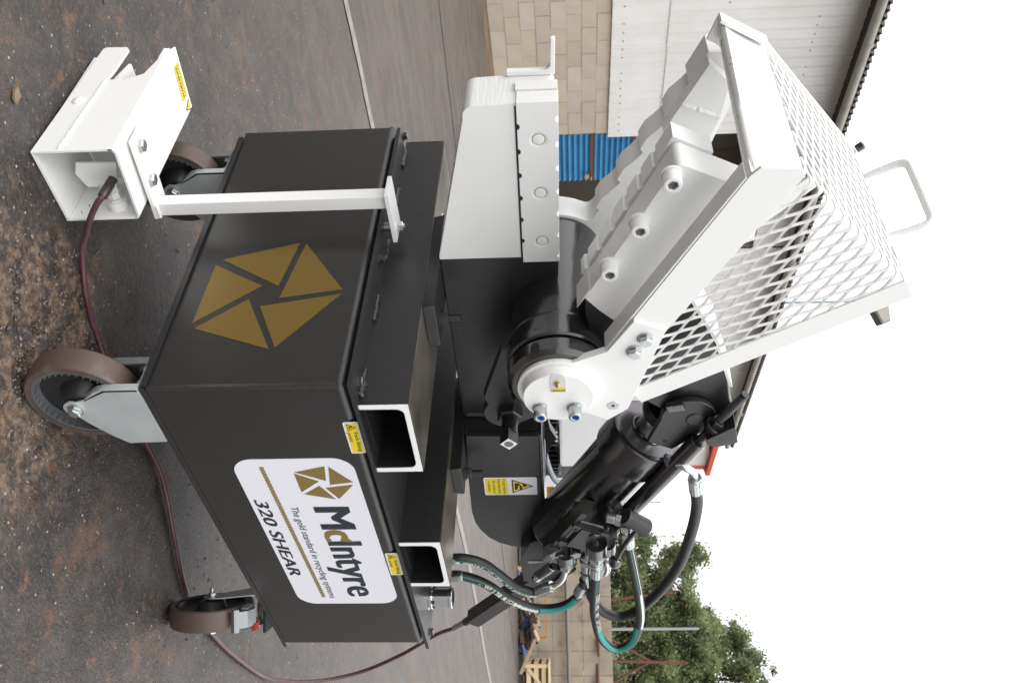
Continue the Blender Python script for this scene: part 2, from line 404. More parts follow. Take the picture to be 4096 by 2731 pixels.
def axis_steps(lo, hi, step, far):
    a = [lo+step*i for i in range(int((hi-lo)/step)+1)]; s = step
    up = [a[-1]]
    while up[-1] < far: s *= 1.22; up.append(up[-1]+s)
    s = step; dn = [lo]
    while dn[-1] > -far: s *= 1.22; dn.append(dn[-1]-s)
    return dn[:0:-1] + a + up[1:]
def ground_z(x, y):
    e = max(0.0, 1.0 - max(0, max(-0.7-x, x-2.4, -0.6-y, y-2.4))/2.0)
    z = 0.0
    if e > 0:
        p = V((x, y, 0))
        z = (noise.fractal(p*9, .9, 2.0, 4)*.0016 - .001)
        d = (V((x+.02, y-.06)).length + (noise.noise(p*7+V((3, 1, 0))))*.12)
        m = max(0, min(1, (.32-d)/.1))
        k = max(0, noise.fractal(p*34+V((5, 2, 1)), .8, 2.0, 3))
        z += m*(k*.015)
        c = min(1.0, max(0.0, (V((x-.06, y-.03)).length-.03)/.05))   # trodden flat under the wheel
        z = z*c if c < 1 else z
    return z*e
xs = axis_steps(-.75, 2.5, .0125, 420); ys = axis_steps(-.6, 2.4, .0125, 420)
vts = [(x, y, ground_z(x, y)) for y in ys for x in xs]; nx = len(xs)
fcs = [(j*nx+i, j*nx+i+1, (j+1)*nx+i+1, (j+1)*nx+i) for j in range(len(ys)-1) for i in range(nx-1)]
me = bpy.data.meshes.new('ground'); me.from_pydata(vts, [], fcs); me.materials.append(ground_material())
for p in me.polygons: p.use_smooth = True
gro = bpy.data.objects.new('ground', me); C.objects.link(gro); gro['kind'] = 'structure'
def setting(o): o['kind'] = 'structure'; return o
# pale painted stripe across the yard, and a saw-cut joint further off: thin sheets on the ground
STRIPE = mat('worn_pale_stripe', (0.24, 0.22, 0.205), .55, var=(16, .38, .62), col2=(0.17, 0.155, 0.145))
pts = [(-2.6, 2.70), (0.74, 2.935), (1.42, 2.955), (3.3, 3.05), (5.19, 3.16), (6.56, 3.235), (8.8, 3.17), (13.5, 3.2)]
b = BM(); pth = smooth_path([(*p, 0) for p in pts], 14); A = []
for i, p in enumerate(pth):
    w = .036 + .008*noise.noise(V((i*.7, 0, 0)))+ (.02 if p.x > 4 else 0); c = noise.noise(V((i*.5, 4, 0)))*.008
    A.append((b.verts.new((p.x, p.y-w+c, .0042)), b.verts.new((p.x, p.y+w+c, .0042))))
for p, q in zip(A, A[1:]): b.faces.new((p[0], q[0], q[1], p[1]))
setting(obj('yard_stripe', b, STRIPE))
b = BM(); A = []
for i in range(41):
    x = -4+i*.5; y = 6.08-.072*x + .01*noise.noise(V((i*.4, 9, 0))); A.append((b.verts.new((x, y-.014, .0042)), b.verts.new((x, y+.014, .0042))))
for p, q in zip(A, A[1:]): b.faces.new((p[0], q[0], q[1], p[1]))
setting(obj('expansion_joint', b, mat('dark_joint', (0.035, 0.03, 0.028), .7)))
# loose grit and pebbles near the machine
GRIT = mat('grit', (0.20, 0.18, 0.165), .7, var=(23, .42, .58), col2=(0.07, 0.055, 0.048))
b = BM(); rg = random.Random(3)
for i in range(5200):
    u = rg.random()
    if u < .34: x, y = rg.gauss(-.03, .14), rg.gauss(.06, .15)
    elif u < .8: x, y = rg.uniform(-.7, 2.6), rg.uniform(-.6, 1.8)
    else: x, y = rg.uniform(0, 6), rg.uniform(0, 5)
    s = rg.uniform(.0012, .0032) * (2.0 if rg.random() < .05 else 1)
    if (V((x-.055, y-.035))).length < .045: continue
    z = ground_z(x, y)+s*.35; a = rg.uniform(0, 6.28); c, si = math.cos(a), math.sin(a); sy = rg.uniform(.55, 1); sz = rg.uniform(.5, .9)
    q = [b.verts.new((x+(dx*c-dy*si*sy)*s, y+(dx*si+dy*c*sy)*s, z+dz*s*sz)) for dx, dy, dz in ((1,0,0),(0,1,.1),(-1,.1,0),(0,-1,-.1),(.2,.1,1),(0,0,-1))]
    for i2 in range(4):
        j2 = (i2+1) % 4; b.faces.new((q[i2], q[j2], q[4])); b.faces.new((q[j2], q[i2], q[5]))
o = obj('grit', b, GRIT, smooth=False); o['kind'] = 'stuff'
b = BM(); bmesh.ops.create_icosphere(b, subdivisions=2, radius=.016)
for v in b.verts: v.co = v.co*(1+.35*noise.noise(v.co*110)); v.co.z *= .35; v.co.x *= .55
b.transform(Matrix.Translation((-.349, .405, .005)) @ Matrix.Rotation(.6, 4, 'Z'))
tag(obj('pebble', b, mat('tan_stone', (0.17, 0.13, 0.085), .85, bump=(80, .5))), 'flat tan stone chip lying alone on the dark ground before the pedal box', 'pebble')

# ============================================================ WAREHOUSE (own frame: x along the wall, -y out of the wall)
BLOCKM = mat('concrete_block', (0.50, 0.43, 0.345), .85, bump=(45, .5), var=(2.4, .3, .7), col2=(0.41, 0.35, 0.275), rand=.07, dirt=(3.1, .60, (0.30, 0.25, 0.19), .2))
MORT = mat('mortar', (0.50, 0.43, 0.33), .9, bump=(60, .4))
CLAD = mat('weathered_white_cladding', (0.75, 0.74, 0.72), .5, bump=(8, .1), var=(2.2, .35, .75), col2=(0.67, 0.645, 0.61), rand=.02)
SOFF = mat('shaded_soffit', (0.035, 0.028, 0.024), .8)  # near-black: the shade under the eaves is put into the colour
GUTT = mat('grey_gutter', (0.30, 0.29, 0.25), .5, var=(5, .3, .7), col2=(0.22, 0.21, 0.18))
ROOFM = mat('old_cement_roof', (0.06, 0.05, 0.045), .8)
BLUE = mat('blue_door_sheet', (0.035, 0.21, 0.42), .45, var=(3, .4, .75), col2=(0.03, 0.15, 0.30), dirt=(9, .66, (0.05, 0.04, 0.035), .08))
RUST = mat('rusty_steel', (0.16, 0.055, 0.03), .75, var=(10, .3, .7), col2=(0.09, 0.035, 0.022))
INSD = mat('dim_interior', (0.34, 0.30, 0.27), .9)
wh = thing('warehouse', 'long pale warehouse with block plinth, white ribbed cladding and blue sliding door', 'warehouse', (4.389, 10.245, 0), math.atan2(.219, .9757), local=True)
CH, BL, S1, SO, SE = .2065, .452, 2.56, 5.6, 13.25
# backing of the plinth and of the wall above, butted round the door opening
obj('mortar_backing', box((-6, .007, -.2), (S1-.01, .20, CH*8)), MORT, wh)
obj('mortar_backing', box((SO+.01, .007, -.2), (SE-.02, .20, CH*8)), MORT, wh)
blk = mesh_of(box((.0045, 0, .0045), (BL-.0045, .09, CH-.0045), .006), BLOCKM)
hlf = mesh_of(box((.0045, 0, .0045), (BL/2-.0045, .09, CH-.0045), .006), BLOCKM)
rg = random.Random(5)
for c in range(8):
    off = 0 if c % 2 else -BL/2
    x = S1
    first = True
    while x > -3.2:
        half = first and c % 2 == 0
        L_ = BL/2 if half else BL
        o = put('block', hlf if half else blk, Matrix.Translation((x-L_, rg.uniform(-.004, .004), c*CH)), wh)
        x -= L_; first = False
for c in range(8):                                   # the stretch past the door, seen only in gaps
    x = SO if c % 2 else SO-BL/2
    while x < SE-BL:
        if x >= SO-.01: put('block', blk, Matrix.Translation((x, rg.uniform(-.004, .004), c*CH)), wh)
        x += BL
def sheet(x0, x1, z0, z1, y, pitch=.174, dep=.019, vertical=True):
    """box-rib cladding sheet with a folded lower edge"""
    b = BM(); n = max(1, round((x1-x0)/pitch)); P = (x1-x0)/n; prof = []
    for i in range(n): 
        for f, d in ((0, 0), (.62, 0), (.74, 1), (.88, 1)): prof.append((x0+(i+f)*P, y-dep*d))
    prof.append((x1, y))
    A = [b.verts.new((p, q, z0)) for p, q in prof]; B = [b.verts.new((p, q, z1)) for p, q in prof]
    for i in range(len(prof)-1): b.faces.new((A[i], A[i+1], B[i+1], B[i]))
    b.normal_update(); bmesh.ops.solidify(b, geom=b.faces[:], thickness=.004)
    return b
EAV = 4.95
def clad(x0, x1):
    n = max(1, round((x1-x0)/.87)); w = (x1-x0)/n
    for i in range(n):
        lo = 1.64 + rg.uniform(-.006, .006)
        obj('cladding_sheet', sheet(x0+i*w, x0+(i+1)*w+.03, lo, 2.47, -.035 + .002*(i % 2)), CLAD, wh, smooth=False)
        obj('cladding_sheet', sheet(x0+i*w, x0+(i+1)*w+.03, 2.40+rg.uniform(-.008, .008), EAV+.02, -.049 + .002*(i % 2)), CLAD, wh, smooth=False)
        b = BM()
        for z in (1.80, 3.15, 4.35):
            for k in range(6):
                yy = -.049 if z > 2.4 else -.035
                lathe((x0+i*w+w*(k+.30)/6, yy, z), (0, -1, 0), [(0, .011), (.006, .011), (.012, .006)], 8, b)
        obj('fixings', b, GUTT, wh)
clad(-5.2, S1+.02); clad(SO, SE)
obj('upper_wall', box((-6, .0, CH*8), (S1, .16, EAV)), INSD, wh); obj('upper_wall', box((SO, .0, CH*8), (SE-.03, .16, EAV)), INSD, wh)
obj('lintel_wall', box((S1+.002, .0, 4.35), (SO-.002, .16, EAV)), INSD, wh)
obj('lintel_cladding', sheet(S1+.05, SO-.05, 4.3, EAV+.02, -.045), CLAD, wh, smooth=False)
obj('corner_flashing', box((SE-.02, -.07, 0), (SE+.05, .3, EAV+.05)), CLAD, wh)
# inside: floor, back and side walls of the bay behind the door
obj('inner_wall', box((-6, 9.0, -.2), (SE, 9.2, EAV+1.5)), INSD, wh)
obj('inner_wall', box((-6.2, .1, -.2), (-6.0, 9.2, EAV+.1)), INSD, wh); obj('inner_wall', prism([(.35, -.2), (8.98, -.2), (8.98, EAV+1.60), (.35, EAV+.15)], SE-.2, SE-.01, 'x'), INSD, wh)
obj('inner_floor', box((-6, .25, -.1), (SE-.25, 8.9, .012)), INSD, wh)
# roof of corrugated sheet, gutter under its ragged edge
def roof(f0, f1):
    b = BM(); A = []; n = 165; 
    for i in range(n*4+1):
        x = -6+ (SE+6.2)*i/(n*4); h = (.036, .0, -.036, 0)[i % 4]
        A.append([b.verts.new((x, -.535+9.935*f, EAV+.050+1.70*f+h)) for f in (f0, f1)])
    for p, q in zip(A, A[1:]): b.faces.new((p[0], q[0], q[1], p[1]))
    b.normal_update(); bmesh.ops.solidify(b, geom=b.faces[:], thickness=.012); return b
obj('roof', roof(0, .32), ROOFM, wh, smooth=False); obj('roof', roof(.62, 1), ROOFM, wh, smooth=False)
ADDPANEL = bpy.data.materials.new('added_translucent_panel'); ADDPANEL.use_nodes = True  # unseen translucent roof strip, added to brighten the bay behind the door
_t = ADDPANEL.node_tree.nodes.new('ShaderNodeBsdfTranslucent'); _t.inputs['Color'].default_value = (.55, .55, .5, 1)
ADDPANEL.node_tree.links.new(_t.outputs[0], ADDPANEL.node_tree.nodes['Material Output'].inputs['Surface'])
b = BM(); q_ = [b.verts.new((x, -.535+9.935*f, EAV+.050+1.70*f)) for x, f in ((-6, .318), (SE+.2, .318), (SE+.2, .622), (-6, .622))]; b.faces.new(q_)
obj('added_roof_panel', b, ADDPANEL, wh, smooth=False)
obj('soffit', box((-6, -.40, EAV+.002), (SE+.1, .16, EAV+.014)), SOFF, wh)
gut = obj('gutter', tube([(-6, -.50, EAV-.02), (-2, -.5, EAV-.03), (4, -.5, EAV-.05), (SE+.2, -.5, EAV-.07)], .062, 16), GUTT, wh)
for x in (-4.2, -1.1, .55, 2.4, 5.4, 8.5, 11.5): obj('gutter_bracket', lathe((x-.03, -.5, EAV-.03), (1, 0, 0), [(0, .07), (.06, .07)], 16), GUTT, wh)
# blue sliding door, sheeted with horizontal ribs, hung between rusty rails
dr = obj('sliding_door', box((S1+.03, .06, .02), (S1+1.12, .075, 2.12)), INSD, wh)
def hsheet(x0, x1, z0, z1):
    b = BM(); n = round((z1-z0)/.088); A = []
    for i in range(n*8+1):
        z = z0+(z1-z0)*i/(n*8); y = .036 - .020*math.sin(i/8*2*math.pi)
        A.append((b.verts.new((x0, y, z)), b.verts.new((x1, y, z))))
    for p, q in zip(A, A[1:]): b.faces.new((p[0], q[0], q[1], p[1]))
    return b
for z0, z1 in ((.05, .70), (.75, 1.37), (1.43, 2.02)): obj('door_sheet', hsheet(S1+.03, S1+1.12, z0, z1), BLUE, dr)
for z in (.725, 1.40, 2.05): obj('door_rail', box((S1+.03, .014, z-.026), (S1+1.12, .055, z+.026)), RUST, dr)
lk = obj('padlock', box((S1+.93, -.02, 1.29), (S1+1.02, .02, 1.36), .008), mat('dull_brass', (0.45, 0.33, 0.12), .5, .5), dr)
obj('hasp', box((S1+.96, -.03, 1.385), (S1+1.06, .013, 1.40)), ZINC, dr)

# ============================================================ FAR BUILDINGS AND YARD FURNITURE
RPANEL = mat('pale_grey_panel', (0.62, 0.62, 0.60), .5, var=(.8, .3, .7), col2=(0.56, 0.56, 0.53)); RTRIM = mat('red_trim', (0.52, 0.075, 0.035), .5)
hb = thing('panel_building', 'distant grey panelled building with bright red frame and roof trim', 'building', (27.5, 20.2, 0), R(-32), local=True)
obj('core_wall', box((-6, .1, -.2), (1.15, 6, 6.3)), RPANEL, hb)
zs = [0.1, 1.6, 3.1, 4.6, 6.2]; xs_ = [-6, -4.4, -2.8, -1.5, .0, 1.1]
for i in range(len(xs_)-1):
    for j in range(len(zs)-1):
        obj('wall_panel', box((xs_[i]+.06, .02, zs[j]+.06), (xs_[i+1]-.06, .1, zs[j+1]-.06)), RPANEL, hb, smooth=False)
for x in xs_: obj('frame_post', box((x-.07, -.03, 0), (x+.07, .098, 6.28)), RTRIM, hb, smooth=False)
for z in zs[1:-1]: obj('frame_rail', box((-6, -.015, z-.06), (1.1, .09, z+.06)), RTRIM, hb, smooth=False)
obj('roof_trim', prism([(-6.2, 6.30), (.1, 6.62), (1.35, 6.28), (1.35, 6.12), (.1, 6.42), (-6.2, 6.12)], -.25, 6.1), RTRIM, hb, smooth=False)

# pale panel concrete wall along the yard's right edge
CONC = mat('board_marked_concrete', (0.38, 0.32, 0.24), .9, bump=(30, .5, (1, 1, 4)), var=(2.5, .3, .7), col2=(0.25, 0.21, 0.16), rand=.05, dirt=(5, .58, (0.16, 0.13, 0.10), .2))
wa, wb = V((13.10, 8.04, 0)), V((15.75, 4.1, 0)); wd = (wb-wa); wL = wd.length; wang = math.atan2(wd.y, wd.x)
cw = thing('yard_wall', 'weathered concrete panel wall with a pipe along it behind the scrap', 'wall', wa, wang, local=True)
obj('footing', box((-.1, .05, -.2), (wL+.1, .25, .03)), CONC, cw)
rg = random.Random(11); x = 0.0
while x < wL-.3:
    w = rg.choice((.42, .52, .60, .56)); z = 0.03
    for h in (.27, .27, .27, .27, .27, .25):
        obj('concrete_panel', box((x+.003, rg.uniform(-.005, .005), z+.002), (x+w-.003, .14, z+h-.003), .005), CONC, cw); z += h
    x += w
PIPEM = mat('dull_grey_pipe', (0.17, 0.165, 0.16), .6)
obj('pipe', tube(smooth_path([(-.1, -.09, .84), (1.5, -.09, .835), (3.2, -.09, .85), (wL, -.09, .855)], 6), .034, 14), PIPEM, cw)
for k in range(8): obj('rust_stub', cyl((.3+k*.60, .0, 1.36+.02*(k % 2)), (.7+k*.62, -.07, 1.36+.02*(k % 2)), .026, 10), RUST, cw)
def pole(name, p0, p1, r, m, label, cat, group=None, seg=10):
    p0, p1 = V(p0), V(p1); t = thing(name, label, cat, p0, 0, group)
    obj('shaft', cyl(p0, p1, r, seg), m, t)
    n = (p1-p0).normalized(); obj('end_collar', cyl(p1-n*.05, p1+n*.01, r*1.35, seg), m, t); return t
G = 'rusty poles behind the yard wall'
pole('rusty_pole', (15.55, 6.3, -.1), (16.02, 6.43, 3.1), .024, RUST, 'upright rusty pole, tallest of the poles behind the concrete wall', 'pole', G)
pole('rusty_pole', (15.02, 7.0, -.1), (15.07, 7.43, 2.93), .024, RUST, 'slightly leaning rusty pole seen through the hose loop', 'pole', G)
pole('rusty_pole', (16.35, 5.75, .9), (15.97, 6.41, 2.35), .024, RUST, 'steeply slanting rusty pole at the far end of the wall', 'pole', G)
pole('rusty_pole', (15.6, 6.95, 1.25), (15.96, 6.42, 2.42), .024, RUST, 'rusty brace slanting up to meet the tallest pole', 'pole', G)
TANW = mat('tan_rod', (0.45, 0.33, 0.22), .7)
pole('thin_pole', (25.4, 14.5, 0), (25.43, 14.8, 4.0), .022, TANW, 'thin tan pole nearest the treetops, against the white sky', 'pole', 'thin poles against the sky', 6)
pole('thin_pole', (24.6, 15.5, 0), (24.65, 15.62, 3.85), .022, TANW, 'thin tan pole nearer the hydraulic cylinder, against the white sky', 'pole', 'thin poles against the sky', 6)
lp = thing('lamp_post', 'slim grey lamp post standing among the trees', 'lamp post', (21.6, 9.75, 0))
obj('post', lathe((21.6, 9.75, 0), (.004, .006, 1), [(0, .050), (1.2, .046), (4.2, .032)], 12), mat('galvanised_post', (.36, .36, .37), .5), lp)
obj('lamp_head', prism([(-.02, 0), (.10, .03), (.13, .12), (.02, .16), (-.04, .1)], -.1, .1, bm=None), BLKD, lp).location = (21.63-21.6, 9.83-9.75, 4.22)
fl = thing('floodlight_mast', 'floodlight on a thin blue mast rising behind the warehouse roof', 'floodlight', (14.63, 14.83, 0))
obj('mast', cyl((14.63, 14.83, 0), (14.76, 14.89, 8.35), .028, 10), mat('blue_grey_mast', (0.20, 0.30, 0.36), .5), fl)
b = prism([(-.30, -.02), (.30, -.02), (.36, .30), (.0, .52), (-.36, .30)], -.10, .10, bev=.02)
M = Matrix.Translation((14.98, 14.66, 8.36)) @ Matrix.Rotation(R(-43), 4, 'Z') @ Matrix.Rotation(R(-28), 4, 'Y') @ Matrix.Rotation(R(-35), 4, 'X')
b.transform(M); obj('lamp_housing', b, mat('olive_grey_lamp', (0.15, 0.14, 0.115), .5), fl)
b = prism([(-.26, .02), (.26, .02), (.31, .28), (.0, .45), (-.31, .28)], -.115, -.101); b.transform(M); obj('lamp_glass', b, mat('lamp_glass', (0.24, 0.22, 0.19), .15), fl)
obj('bracket', bar((14.76, 14.89, 8.33), (14.95, 14.70, 8.42), .04, .04, Z3), BLKD, fl)

# ---- scrap, stillage and crate against the wall
t = thing('scrap_heap', 'low heap of blue and brown scrap bars against the concrete wall', 'scrap heap', (13.65, 6.15, 0))
cs = [mat('scrap_blue', (0.045, 0.075, 0.16), .6), mat('scrap_brown', (0.09, 0.05, 0.03), .8), mat('scrap_dark', (0.025, 0.024, 0.026), .7), mat('scrap_tan', (0.36, 0.25, 0.17), .8)]
rg = random.Random(21); wu = wd.normalized(); wn_ = V((-wu.y, wu.x, 0))
for i in range(150):
    s = rg.gauss(0, .38); h = max(.02, rg.uniform(0.02, .33)*math.exp(-(s/.55)**2)); c = V((13.62, 6.1, h)) + wu*s - wn_*rg.uniform(-.22, .16)
    a = V((wu.x+rg.uniform(-.7, .7), wu.y+rg.uniform(-.7, .7), rg.uniform(-.5, .5))).normalized()
    obj('scrap_piece', bar(c-a*rg.uniform(.05, .17), c+a*rg.uniform(.05, .17), rg.uniform(.02, .07), rg.uniform(.015, .05), (rg.random(), rg.random(), rg.random()+.1)), rg.choice(cs), t, smooth=False)
ORG = mat('orange_frame_paint', (0.42, 0.15, 0.015), .6)
st = thing('stillage_frame', 'empty orange steel frame standing behind the scrap heap', 'steel frame', (13.30, 6.46, 0))
q0, q1 = V((13.36, 6.56, 0)), V((13.80, 5.92, 0))
for q in (q0, q1): obj('post', bar(q, q+V((0, 0, .46)), .026, .026, X3), ORG, st)
for z in (.14, .47): obj('rail', bar(q0+V((0, 0, z)), q1+V((0, 0, z)), .024, .026, Z3), ORG, st)
tm = thing('timber_plank', 'brown timber plank leaning low beside the crate and scrap', 'plank', (13.52, 5.5, 0))
obj('board', bar((13.5, 5.75, .30), (13.62, 5.2, .05), .05, .02, Z3), cs[3], tm)
def crate(c, ang, w, d, h, label):
    t = thing('wooden_crate', label, 'crate', c, ang, local=True); WD = mat('pale_pine', (0.62, 0.49, 0.30), .8, var=(20, .3, .7), col2=(0.55, 0.40, 0.22), rand=.08)
    for z in (.03, .16, .29): obj('slat', box((-w/2, -d/2-.02, z), (w/2, -d/2, z+.075)), WD, t, smooth=False); obj('slat', box((-w/2-.021, -d/2, z), (-w/2-.002, d/2, z+.075)), WD, t, smooth=False)
    for x in (-w/2, w/2-.06): obj('corner_post', box((x, -d/2-.041, 0), (x+.06, -d/2-.021, h)), WD, t, smooth=False)
    obj('brace', bar((-w/2+.07, -d/2-.032, .06), (w/2-.07, -d/2-.032, h-.05), .05, .018, Z3), WD, t, smooth=False)
    obj('lid_board', box((-w/2-.03, -d/2-.06, h), (w/2+.03, -.01, h+.025)), WD, t, smooth=False); obj('lid_board', box((-w/2-.03, .01, h), (w/2+.03, d/2+.03, h+.025)), WD, t, smooth=False)
    obj('liner', box((-w/2+.004, -d/2+.004, .01), (w/2-.004, d/2-.004, h-.006)), cs[1], t)
crate((14.2, 5.4, .10), wang, .50, .42, .40, 'pale pine slatted crate at the edge of the scrap line')
pl = thing('timber_pallet', 'dark low timber pallet under the pale crate', 'pallet', (14.2, 5.4, 0), wang, local=True)
for k in range(5): obj('deck_board', box((-.42+k*.17, -.32, .075), (-.30+k*.17, .32, .095)), cs[1], pl, smooth=False)
for y in (-.3, 0, .24): obj('bearer', box((-.42, y, .0), (.40, y+.07, .075)), cs[2], pl, smooth=False)
t = thing('scrap_line', 'dark litter of scrap along the foot of the concrete wall', 'scrap', (13.9, 6.4, 0))
for i in range(90):
    s = rg.uniform(-1.5, 3.4); c = V((13.35, 6.75, rg.uniform(.01, .07))) + wu*s - wn_*rg.uniform(-.12, .2)
    a = V((wu.x+rg.uniform(-.5, .5), wu.y+rg.uniform(-.5, .5), rg.uniform(-.15, .15))).normalized(); l = rg.uniform(.05, .2)
    obj('scrap_piece', bar(c-a*l, c+a*l, rg.uniform(.02, .08), rg.uniform(.015, .05), (rg.random(), rg.random(), .5)), rg.choice(cs[1:]), t, smooth=False)

# ---- yellow loader far behind the machine
LY = mat('loader_yellow', (0.60, 0.31, 0.02), .45, var=(6, .4, .7), col2=(0.42, 0.22, 0.03))
ld = thing('yellow_loader', 'yellow wheeled loader parked far behind the hydraulic cylinder', 'loader', (14.05, 9.1, 0), R(-42), local=True)
obj('chassis', box((-.9, -.35, .30), (.75, .35, .62), .04), LY, ld)
cb = obj('cab', box((-.55, -.32, .62), (.1, .32, 1.35), .03), LY, ld); obj('cab_window', box((-.48, -.335, .80), (.03, -.322, 1.26)), BLKD, cb)
obj('bonnet', box((-1.05, -.28, .62), (-.56, .28, .92), .05), LY, ld)
for s in (-1, 1):
    obj('lift_arm', prism([(.0, .80), (.15, .92), (.75, .62), (1.15, .22), (1.05, .14), (.65, .50)], s*.27-.04, s*.27+.04), LY, ld)
    for x in (-.62, .42):
        w = obj('wheel', lathe((x, s*.32, .27), (0, s, 0), [(0, .2), (0, .25), (.03, .27), (.15, .27), (.18, .25), (.18, .2)], 20), BLKD, ld)
        obj('rim', lathe((x, s*.49, .27), (0, s, 0), [(0, .14), (.015, .12)], 16), STICK, w)
obj('bucket', prism([(1.0, .05), (1.55, .08), (1.5, .12), (1.12, .15), (1.05, .45), (.98, .45)], -.45, .45), LY, ld)
obj('work_sheet', box((-.3, -.42, .62), (.2, -.38, .80)), STICK, ld)

# ---- plain white box body further back in the yard
wb_ = thing('white_container', 'plain white metal box body standing in the yard behind the motor', 'container', (11.2, 7.95, 0), R(-47), local=True)
WBM = mat('smooth_white_panel', (0.60, 0.61, 0.62), .35, var=(.9, .3, .7), col2=(0.52, 0.53, 0.54))
obj('body', box((-1.15, -.1, .12), (.55, 1.4, 1.585), .07), WBM, wb_)
obj('base_rail', box((-1.1, -.06, 0), (.5, 1.35, .118)), BLKD, wb_)

# ---- trees
LEAF = bpy.data.materials.new('leaves'); LEAF.use_nodes = True
_n = LEAF.node_tree; _b = _n.nodes['Principled BSDF']; _g = _n.nodes.new('ShaderNodeNewGeometry')
_t = _n.nodes.new('ShaderNodeTexNoise'); _t.inputs['Scale'].default_value = 1.3; _t.inputs['Detail'].default_value = 8; _n.links.new(_g.outputs['Position'], _t.inputs['Vector'])
_r = _n.nodes.new('ShaderNodeValToRGB'); _e = _r.color_ramp.elements
_e[0].position = .36; _e[0].color = (0.075, 0.115, 0.052, 1); _e[1].position = .66; _e[1].color = (0.31, 0.35, 0.16, 1)
_n.links.new(_t.outputs[0], _r.inputs[0]); _n.links.new(_r.outputs[0], _b.inputs['Base Color']); _b.inputs['Roughness'].default_value = .5
_tr = _n.nodes.new('ShaderNodeBsdfTranslucent'); _n.links.new(_r.outputs[0], _tr.inputs['Color'])
_mx = _n.nodes.new('ShaderNodeMixShader'); _mx.inputs[0].default_value = .42
_n.links.new(_b.outputs[0], _mx.inputs[1]); _n.links.new(_tr.outputs[0], _mx.inputs[2]); _n.links.new(_mx.outputs[0], _n.nodes['Material Output'].inputs['Surface'])
BARK = mat('bark', (0.07, 0.055, 0.045), .9)
def tree(base, h, blobs, label, seed, leaf=.062, per=270, group='trees beyond the yard wall'):
    rg = random.Random(seed); B = V(base); t = thing('broadleaf_tree', label, 'tree', base, 0, group)
    tb = tube(smooth_path([B, B+V((.1, .05, h*.3)), B+V((.0, .1, h*.6)), B+V((.1, 0, h*.85))], 5), lambda u: .13*(1-u)+.03, 8)
    b = BM()
    for (dx, dy, dz, rx, rz) in blobs:
        c = B+V((dx, dy, dz))
        tube(smooth_path([B+V((0, .03, h*.3)), B+V((dx*.4, dy*.4, dz*.72)), c], 4), lambda u: .055*(1-u)+.012, 6, tb)
        n = int(14*rx*rz*3.0)+8
        for k in range(n):
            d = V((rg.gauss(0, 1), rg.gauss(0, 1), rg.gauss(0, 1))).normalized(); q = rg.uniform(.45, 1.08)
            cc = c + V((d.x*rx*q, d.y*rx*q, d.z*rz*q)); cr = rg.uniform(.14, .34)
            if rg.random() < .3: tube([c, (c+cc)/2+V((0, 0, .05)), cc], lambda u: .016*(1-u)+.004, 4, tb)
            for _ in range(int(per*cr*cr*9)):
                p = cc + V((rg.gauss(0, .5), rg.gauss(0, .5), rg.gauss(0, .42)))*cr
                s = leaf*rg.uniform(.6, 1.25); a = V((rg.gauss(0, 1), rg.gauss(0, 1), rg.gauss(0, 1))).normalized(); e = a.orthogonal().normalized()
                f = a.cross(e); e = e*math.cos(k)+f*math.sin(k); f = a.cross(e)
                b.faces.new([b.verts.new(p+e*s), b.verts.new(p+f*s*.5), b.verts.new(p-e*s*.7), b.verts.new(p-f*s*.5)])
    obj('crown', b, LEAF, t, smooth=False); obj('trunk', tb, BARK, t)
tree((21.55, 11.1, 0), 4.3, [(.1, .1, 3.6, .9, .75), (-.4, .6, 2.6, .95, .8), (.5, -.5, 2.7, .9, .8), (.0, .0, 1.6, 1.2, .9), (-.35, .45, 4.1, .35, .55), (.55, -.6, 4.0, .45, .5)], 'dense dark green tree nearest the hydraulic hoses', 1)
tree((23.3, 10.5, 0), 5.2, [(.0, .0, 4.1, .9, .75), (.6, -.5, 3.1, 1.0, .8), (-.6, .5, 2.9, .9, .9), (.1, .1, 1.7, 1.3, 1.0), (.4, -.4, 4.5, .5, .5)], 'green bushy tree seen behind the thick hose loop', 2)
tree((26.0, 11.2, 0), 6.3, [(-.1, .2, 5.0, .95, .7), (.6, -.6, 4.2, 1.0, .7), (-.7, .7, 3.6, .95, .7), (.4, -.5, 2.6, 1.2, .8), (.0, .2, 6.0, .55, .4)], 'loose mid green tree with gaps of sky, right of the lamp post', 3)
tree((25.7, 10.1, 0), 7.0, [(.0, .0, 6.2, .8, .6), (.5, -.5, 5.3, 1.0, .7), (-.5, .6, 4.9, .85, .6), (.2, -.2, 3.6, 1.0, .7), (.6, -.9, 2.6, 1.0, .7)], 'tallest pale green tree behind the lamp post', 4)
tree((26.6, 9.4, 0), 6.8, [(.0, .0, 5.7, .9, .7), (.5, -.5, 4.6, 1.0, .8), (-.5, .6, 3.6, 1.0, .7), (.1, .1, 2.3, 1.1, .8)], 'airy green tree at the end of the row, past the leaning poles', 5)
tree((17.6, 6.6, 0), 2.2, [(.0, .0, 1.55, .6, .42), (.5, -.7, 1.5, .6, .4)], 'low straggling bush just behind the concrete wall', 6, leaf=.05, per=260)

# ============================================================ THE SHEAR
sh = thing('alligator_shear', 'large black and white alligator shear on castors, jaws open under a white mesh guard', 'shear machine', (.52, .40, 0))
ZB, ZT, CW, CD = .24, .605, 1.036, .793
